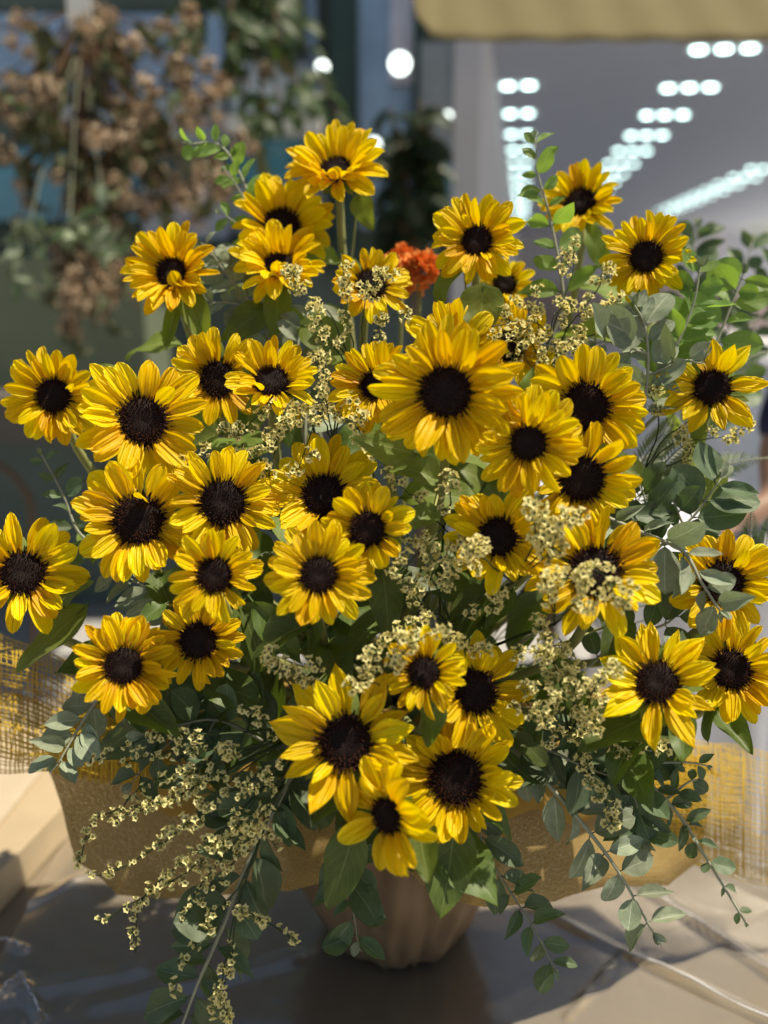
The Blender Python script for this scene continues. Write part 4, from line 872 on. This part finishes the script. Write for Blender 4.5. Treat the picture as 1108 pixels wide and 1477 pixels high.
spray('big wispy statice spray trailing over the burlap collar', (450,1045,1.14), [
 [(400,1060,1.10),(370,1030,1.09),(345,1015,1.085)],[(370,1080,1.10),(300,1100,1.10),(210,1130,1.11),(165,1180,1.11)],[(330,1110,1.10),(250,1150,1.10),(140,1180,1.11),(115,1245,1.12)],
 [(390,1110,1.09),(330,1140,1.08),(290,1160,1.08)],[(400,1130,1.09),(380,1180,1.085),(400,1225,1.085)],[(370,1150,1.09),(330,1210,1.09),(250,1270,1.10),(140,1330,1.12)],
 [(340,1180,1.09),(280,1230,1.095),(205,1300,1.11),(195,1375,1.12)],[(380,1170,1.09),(340,1240,1.09),(260,1330,1.10)],[(300,1060,1.10),(220,1060,1.11),(130,1100,1.11)],[(410,1100,1.08),(370,1130,1.07),(330,1170,1.07)],
 [(350,1080,1.09),(270,1080,1.1),(180,1100,1.11)],[(360,1100,1.09),(290,1130,1.09),(230,1160,1.1),(180,1175,1.1)],[(400,1150,1.08),(360,1190,1.08),(310,1250,1.09),(280,1290,1.1)],[(340,1120,1.09),(270,1190,1.095),(180,1250,1.11),(130,1265,1.12)]], 'V', .34, 15, 7, 0.0013)
spray('thin statice sprig trailing beside the longest eucalyptus branch', (400,1140,1.14), [[(370,1230,1.10),(345,1300,1.095),(375,1325,1.09),(432,1360,1.09)],[(350,1270,1.10),(300,1330,1.10),(245,1430,1.11)],[(345,1300,1.10),(330,1400,1.10),(300,1465,1.11)],[(340,1320,1.1),(320,1440,1.1),(335,1475,1.1)]], 'S', .5, 13, 7)
spray('dull statice sprig in shade under the sparse sunflower', (930,680,1.26), [[(950,620,1.23),(945,580,1.225),(930,560,1.22)],[(960,630,1.225),(1000,600,1.22),(985,570,1.22)],[(970,640,1.22),(1040,630,1.22),(1080,610,1.22)],[(990,660,1.22),(1000,630,1.22)]], 'M', .4, 17)
spray('airy statice sprig between the upturned cupped sunflower and the largest bloom', (480,640,1.2), [[(470,580,1.14),(455,520,1.14)],[(490,590,1.13),(520,625,1.12)],[(460,600,1.14),(430,680,1.13)],[(500,600,1.12),(560,690,1.09)]], 'M', .35, 17, 12)
spray('airy statice sprig across the stems under the largest bloom', (640,760,1.16), [[(610,730,1.1),(575,700,1.09)],[(650,720,1.08),(640,690,1.08)],[(620,780,1.09),(575,830,1.05)],[(660,790,1.08),(690,830,1.05)]], 'M', .35, 17, 12)
spray('short statice sprig above the shaded bare stems', (440,1020,1.12), [[(400,960,1.07),(385,940,1.065)],[(420,980,1.07),(425,965,1.06)],[(440,990,1.07),(460,970,1.06)]], 'M', .5, 13)
spray('short statice sprig beside the widest brown disc', (330,720,1.2), [[(290,660,1.16),(265,650,1.16)],[(340,680,1.16),(350,640,1.16)]], 'M', .5, 14)

# ================================================================== ORANGE CARNATIONS BEHIND
ORANGE = mat_plain('carnation_orange', (0.90, 0.31, 0.08), 0.7, 0.2, 0.35, 60, 0.3, trans=((0.8, 0.15, 0.03), 0.3))
def carnation(label, x, y, dep, rpx):
    p = P(x, y, dep); Rr = rpx*dep/F; path = stem_path(p, Vector((0, -0.5, 0.85)).normalized(), int(x)); root = thing('carnation', label, 'carnation', path[-1], 'orange carnations')
    mb = MB(); mb.tube(path, 0.003, 6); put('stem', mb.mesh('stem', STEM), root); mb = MB(); r = random.Random(x)
    for q in range(90):
        d = Vector((r.gauss(0, 1), r.gauss(-.3, 1), r.gauss(.4, .8))).normalized(); c = p+d*Rr*r.uniform(0.25, 0.8); M = Matrix.Translation(c) @ d.to_track_quat('Z', 'Y').to_matrix().to_4x4() @ Matrix.Rotation(r.uniform(0, 6), 4, 'Z')
        w_ = Rr*0.34; vs = []
        for i in range(6):
            for j in range(3): vs.append(M @ Vector(((i/5-.5)*w_*2*(0.5+j*.25), w_*0.4*math.sin(i*2.1)*j*.5, j*w_*0.5)))
        mb.add(vs, [(i*3+j, (i+1)*3+j, (i+1)*3+j+1, i*3+j+1) for i in range(5) for j in range(2)])
    put('petals', mb.mesh('petals', ORANGE), root)
carnation('ruffled orange carnation, the larger of two behind the sunflowers', 606, 392, 1.42, 34)
carnation('ruffled orange carnation, the smaller of two behind the sunflowers', 580, 378, 1.45, 24)

# ================================================================== THINGS IN THE BLUR BEHIND
TAN = mat_plain('dried_tan', (0.56, 0.44, 0.32), 0.8, 0.15, 0.4, 40, 0.3, trans=((0.45, 0.28, 0.14), 0.25))
BROWN = mat_plain('dried_stem', (0.12, 0.07, 0.04), 0.8, 0.2, 0.4, 40)
def tan_mesh(seed):
    r = random.Random(seed); mb = MB()
    for q in range(26):
        d = Vector((r.gauss(0, 1), r.gauss(0, 1), r.gauss(0, 1.2))).normalized(); c = d*0.03*r.uniform(0.3, 1); a = d.orthogonal().normalized(); b = d.cross(a); w_ = r.uniform(0.007, 0.012)
        mb.add([c-a*w_, c+b*w_*.6+d*w_*.4, c+a*w_, c-b*w_*.7+d*w_*.5], [(0, 1, 2, 3)])
        mb.tube([Vector((0, 0, 0.02)), c], 0.0012, 3, False, 1)
    return mb.mesh('dried_flower', [TAN, BROWN], False)
TANS = [tan_mesh(q) for q in range(4)]
db = thing('dried_bunch', 'large bunch of dried tan flowers and dark leaves hanging head down from a cord', 'dried flowers', P(118, 20, 3.0), None)
top = P(116, 8, 3.0); rb = random.Random(5); mb = MB(); ends = []
for q in range(72):
    ex = rb.gauss(165, 125); ey = rb.uniform(40, 330); ex = max(-60, min(375, ex))
    if q > 54: ex = rb.gauss(125, 40); ey = rb.uniform(380, 500)
    e = P(ex, ey, 3.0+rb.uniform(-.25, .25)); mid = P(lerp(116, ex, .3), lerp(8, ey, .55), 3.0)
    pth = bez(top+Vector((rb.gauss(0, .012), rb.gauss(0, .012), 0)), mid, mid.lerp(e, .5), e, 9); mb.tube(pth, 0.0032, 4); ends.append(pth)
put('stems', mb.mesh('stems', BROWN), db)
for pth in ends:
    for q in range(rb.choice((2, 2, 3))):
        p = pth[-1].lerp(pth[-3], rb.random()) + Vector((rb.gauss(0, .03), rb.gauss(0, .03), rb.gauss(0, .03)))
        put('dried_flower', TANS[rb.randrange(4)], db, Matrix.Translation(p) @ Matrix.Rotation(rb.uniform(0, 6), 4, 'Z') @ Matrix.Rotation(rb.uniform(0, 6), 4, 'X') @ Matrix.Scale(rb.uniform(0.8, 1.5), 4))
    for q in range(2):
        i = rb.randrange(3, 9); p = pth[i]; d = Vector((rb.gauss(0, .7), rb.gauss(0, .7), -0.8)).normalized(); M = frame(d, Vector((rb.gauss(0, 1), -1, rb.gauss(0, 1)))); M.translation = p
        L = rb.uniform(0.06, 0.13); put('leaf', LF[('dry', 0)][rb.randrange(4)], db, M @ Matrix.Scale(L, 4))
for q in range(40):      # the thick dark heart of the bunch
    p = P(rb.gauss(150, 42), rb.uniform(150, 330), 3.05+rb.uniform(-.08, .12)); d = Vector((rb.gauss(0, .5), rb.gauss(0, .5), -1)).normalized(); M = frame(d, Vector((rb.gauss(0, 1), -1, 0))); M.translation = p
    put('leaf', LF[('dry', 0)][rb.randrange(4)], db, M @ Matrix.Scale(rb.uniform(.10, .17), 4))
mb = MB(); mb.tube([top+Vector((0, 0, .02)), top+Vector((0, 0.01, .9))], 0.004, 5); put('cord', mb.mesh('cord', BROWN), db)
a = P(94, -30, 2.95); b = P(130, 38, 2.95); slab('paper_tag', (a.x, a.y-.004, b.z), (b.x, a.y, a.z), WHITE, db)
def dry_eu(label, pts, n, size):
    W = [P(*q) for q in pts]; path = smooth_poly(W, 14); root = thing('eucalyptus_branch', label, 'eucalyptus', path[0], 'silver branches in the hanging bunch'); mb = MB(); mb.tube([P(116, 60, 3.0), P(lerp(116, pts[0][0], .6), 200, 2.95)]+path, 0.0028, 5); put('stem', mb.mesh('stem', EUSTEMD), root)
    for q in range(n):
        p = path[int(q/n*13)]; d = Vector((rb.gauss(0, .8), rb.gauss(0, .4), rb.gauss(0, .8))).normalized(); add_leaf(root, root, p, p+d*size*2.1/F, Vector((rb.gauss(0, .5), -1, .5)), EUS if q % 3 else EUG, 'eu', .7)
dry_eu('grey-green eucalyptus twig at the end of the hanging dried bunch', [(150, 300, 2.7), (100, 325, 2.7), (50, 345, 2.7), (0, 350, 2.7)], 22, 44)
dry_eu('silver eucalyptus twig spread below the dark heart of the dried bunch', [(100, 330, 2.7), (130, 350, 2.7), (165, 360, 2.7), (185, 380, 2.7)], 16, 46)
dry_eu('thin eucalyptus twig hanging lowest from the dried bunch', [(40, 340, 2.7), (20, 380, 2.7), (30, 410, 2.7), (90, 415, 2.7)], 14, 38)

# dark potted tree in front of the shop panes
POT = mat_plain('pot_grey', (0.10, 0.10, 0.10), 0.6, 0.3, 0.2, 10)
c = PY(606, 300, 4.05); pt = thing('potted_tree', 'dark leafy potted tree in front of the blue shop panes', 'potted tree', (c.x, 4.05, 0))
mb = MB(); mb.tube([Vector((c.x, 4.05, 0.001)), Vector((c.x, 4.05, .3)), Vector((c.x, 4.05, .32))], [.13, .18, .17], 20); put('pot', mb.mesh('pot', POT), pt)
ct = PY(606, 190, 4.05); mb = MB(); tr = [Vector((c.x, 4.05, .3)), Vector((c.x+.03, 4.06, 1.0)), Vector((ct.x-.02, 4.04, 1.5)), ct]; mb.tube(smooth_poly(tr, 12), [lerp(.022, .008, i/11) for i in range(12)], 8)
tips = []
for q in range(16):
    e = PY(rb.gauss(606, 42), rb.gauss(200, 50), 4.05+rb.uniform(-.15, .12)); s0 = tr[2].lerp(tr[3], rb.random()); mb.tube(bez(s0, s0.lerp(e, .4)+Vector((0, 0, .05)), s0.lerp(e, .8), e, 6), [.007, .006, .005, .005, .004, .003], 5); tips.append((s0, e))
put('trunk', mb.mesh('trunk', BROWN), pt)
DKL = mat_leaf('dark_leaf', (0.020, 0.035, 0.014), (0.05, 0.07, 0.03), (0.05, 0.09, 0.02), 0.15); dme = [leaf_mesh(q+80, 'ellipse', DKL, 0.8, 0.3, 0.03) for q in range(3)]
cr_ = empty('crown', ct); cr_.parent = pt; cr_.matrix_local = Matrix.Translation(ct-Vector((c.x, 4.05, 0))); WM[cr_] = Matrix.Translation(ct)
for s0, e in tips:
    for q in range(9):
        p = s0.lerp(e, rb.uniform(.3, 1.0)); d = Vector((rb.gauss(0, .8), rb.gauss(0, .8), rb.gauss(-.4, .5))).normalized(); M = frame(d, Vector((rb.gauss(0, .6), -.6, .8))); M.translation = p; put('leaf', dme[q % 3], cr_, M @ Matrix.Scale(rb.uniform(.09, .17), 4))
# bent brown hoop leaning beside the shop
mb = MB(); hp = [PY(-60, 655, 3.2), PY(0, 672, 3.2), PY(32, 700, 3.2), PY(45, 735, 3.2), PY(46, 800, 3.2), PY(46, 1000, 3.2)]; hp[-1].z = 0.0
mb.tube(smooth_poly(hp, 24), 0.011, 8); tag(put('cane_hoop', mb.mesh('cane_hoop', BROWN)), 'bent brown cane hoop standing on the pavement behind the outermost sunflowers', 'hoop')

# ---- a person in navy behind the stand, mostly outside the picture
SKIN = mat_plain('skin', (0.24, 0.14, 0.095), 0.5, 0.4, 0.06, 30, 0.05); NAVY = mat_plain('navy_cloth', (0.014, 0.017, 0.045), 0.85, 0.2, 0.3, 60, 0.3); HAIR = mat_plain('hair_dark', (0.02, 0.015, 0.012), 0.5, 0.4, 0.3, 200)
px_, py_ = 1.20, 2.42
person = thing('person', 'person in navy shirt and trousers resting a bare forearm toward the pale stand', 'person', (px_, py_, 0))
def skin(name, verts, edges, radii, mat, root_i=0, sub=2):
    me = bpy.data.meshes.new(name); me.from_pydata([tuple(v) for v in verts], edges, []); me.materials.append(mat)
    o = put(name, me, person); m = o.modifiers.new('skin', 'SKIN'); m.use_smooth_shade = True
    for i, r_ in enumerate(radii):
        d = me.skin_vertices[0].data[i]; d.radius = r_ if isinstance(r_, tuple) else (r_, r_); d.use_root = (i == root_i)
    s_ = o.modifiers.new('sub', 'SUBSURF'); s_.levels = sub; s_.render_levels = sub; return o
def B(dx, dy, z): return Vector((px_+dx, py_+dy, z))
bv = [B(0,0,.96), B(0,0,1.15), B(0,0,1.36), B(0,0,1.47), B(0,-.01,1.54), B(0,-.02,1.63), B(0,-.01,1.70),
      B(-.17,0,1.40), B(-.23,-.05,1.20), B(-.25,-.14,1.11), B(-.36,-.22,1.085), B(-.42,-.26,1.075),
      B(.17,0,1.40), B(.22,.02,1.14), B(.22,-.06,.92), B(.22,-.09,.84),
      B(-.09,0,.88), B(-.10,0,.50), B(-.10,.03,.10), B(-.10,-.10,.04), B(.09,0,.88), B(.10,0,.50), B(.10,.03,.10), B(.10,-.10,.04)]
be = [(0,1),(1,2),(2,3),(3,4),(4,5),(5,6),(2,7),(7,8),(8,9),(9,10),(10,11),(2,12),(12,13),(13,14),(14,15),(0,16),(16,17),(17,18),(18,19),(0,20),(20,21),(21,22),(22,23)]
br = [(.14,.10),(.13,.09),(.15,.10),(.06,.06),(.052,.052),(.078,.095),(.070,.085),.058,.045,.042,.032,(.040,.018),.058,.045,.036,(.04,.02),.085,.058,.04,.04,.085,.058,.04,.04]
hb_ = skin('body', bv, be, br, SKIN)
for q, (dy, l) in enumerate(((-.030, .062), (-.010, .072), (.010, .068), (.028, .054))):       # fingers
    f0 = B(-.44, -.26+dy, 1.075); skin('finger', [f0+Vector((.02, .01, 0)), f0+Vector((-l*.4, -l*.25, .006)), f0+Vector((-l*.75, -l*.5, -.004)), f0+Vector((-l*.95, -l*.65, -.018))], [(0,1),(1,2),(2,3)], [.010,.009,.0085,.007], SKIN, 0, 1)
skin('thumb', [B(-.40,-.285,1.08), B(-.42,-.315,1.082), B(-.45,-.335,1.072)], [(0,1),(1,2)], [.011,.010,.008], SKIN, 0, 1)
skin('shirt', [B(0,0,.93), B(0,0,1.15), B(0,0,1.36), B(0,0,1.46), B(-.17,0,1.40), B(-.225,-.045,1.22), B(.17,0,1.40), B(.215,.015,1.22)], [(0,1),(1,2),(2,3),(2,4),(4,5),(2,6),(6,7)], [(.165,.125),(.155,.115),(.17,.12),(.075,.07),.075,.066,.075,.066], NAVY)
skin('trousers', [B(0,0,.97), B(0,0,.90), B(-.10,0,.82), B(-.10,0,.50), B(-.10,.03,.10), B(.10,0,.82), B(.10,0,.50), B(.10,.03,.10)], [(0,1),(1,2),(2,3),(3,4),(1,5),(5,6),(6,7)], [(.16,.12),(.16,.12),.105,.082,.07,.105,.082,.07], NAVY)
skin('hair', [B(0,.01,1.60), B(0,.02,1.68), B(0,.0,1.735)], [(0,1),(1,2)], [(.085,.085),(.092,.098),(.06,.07)], HAIR)
mb = MB(); mb.tube([B(0,-.105,1.655), B(0,-.128,1.62), B(0,-.112,1.612)], [.008,.014,.006], 6); put('nose', mb.mesh('nose', SKIN), person)
for sx in (-1, 1):
    mb = MB(); mb.tube([B(.03*sx,-.094,1.648), B(.03*sx,-.108,1.648)], [.014,.009], 8); put('eye', mb.mesh('eye', HAIR), person)
    mb = MB(); mb.tube([B(.080*sx,-.01,1.66), B(.092*sx,-.005,1.635), B(.080*sx,-.01,1.605)], [.008,.014,.008], 6); put('ear', mb.mesh('ear', SKIN), person)
mb = MB(); mb.tube([B(-.022,-.103,1.585), B(0,-.110,1.583), B(.022,-.103,1.585)], .006, 6); put('mouth', mb.mesh('mouth', mat_plain('lips', (.3, .12, .1), .5, .3, .1, 20)), person)

# hanging green foliage in the blur at the top, beside the dried bunch
GRL = mat_leaf('hanging_leaf', (0.045, 0.075, 0.030), (0.09, 0.12, 0.05), (0.12, 0.20, 0.03), 0.25); gme = [leaf_mesh(q+120, ('ellipse', 'point')[q % 2], GRL, 0.9, 0.3, 0.04) for q in range(4)]
hg = thing('hanging_foliage', 'dark green leafy branches hanging from above between the dried bunch and the green post', 'foliage', P(370, -120, 3.3))
for q in range(15):
    a = P(rb.gauss(350, 40), -130, 3.3+rb.uniform(-.1, .2)); e = P(rb.gauss(340, 75), rb.uniform(20, 190), 3.3+rb.uniform(-.2, .2)); pth = bez(a, a.lerp(e, .4)+Vector((rb.gauss(0, .05), 0, 0)), a.lerp(e, .8), e, 10)
    mb = MB(); mb.tube(pth, 0.004, 5); br_ = put('branch', mb.mesh('branch', BROWN), hg)
    for k in range(13):
        p = pth[rb.randrange(1, 10)]; d = Vector((rb.gauss(0, .8), rb.gauss(0, .6), -.5+rb.gauss(0, .4))).normalized(); M = frame(d, Vector((rb.gauss(0, .5), -.7, .7))); M.translation = p
        put('leaf', gme[k % 4], br_, M @ Matrix.Scale(rb.uniform(.07, .13), 4))
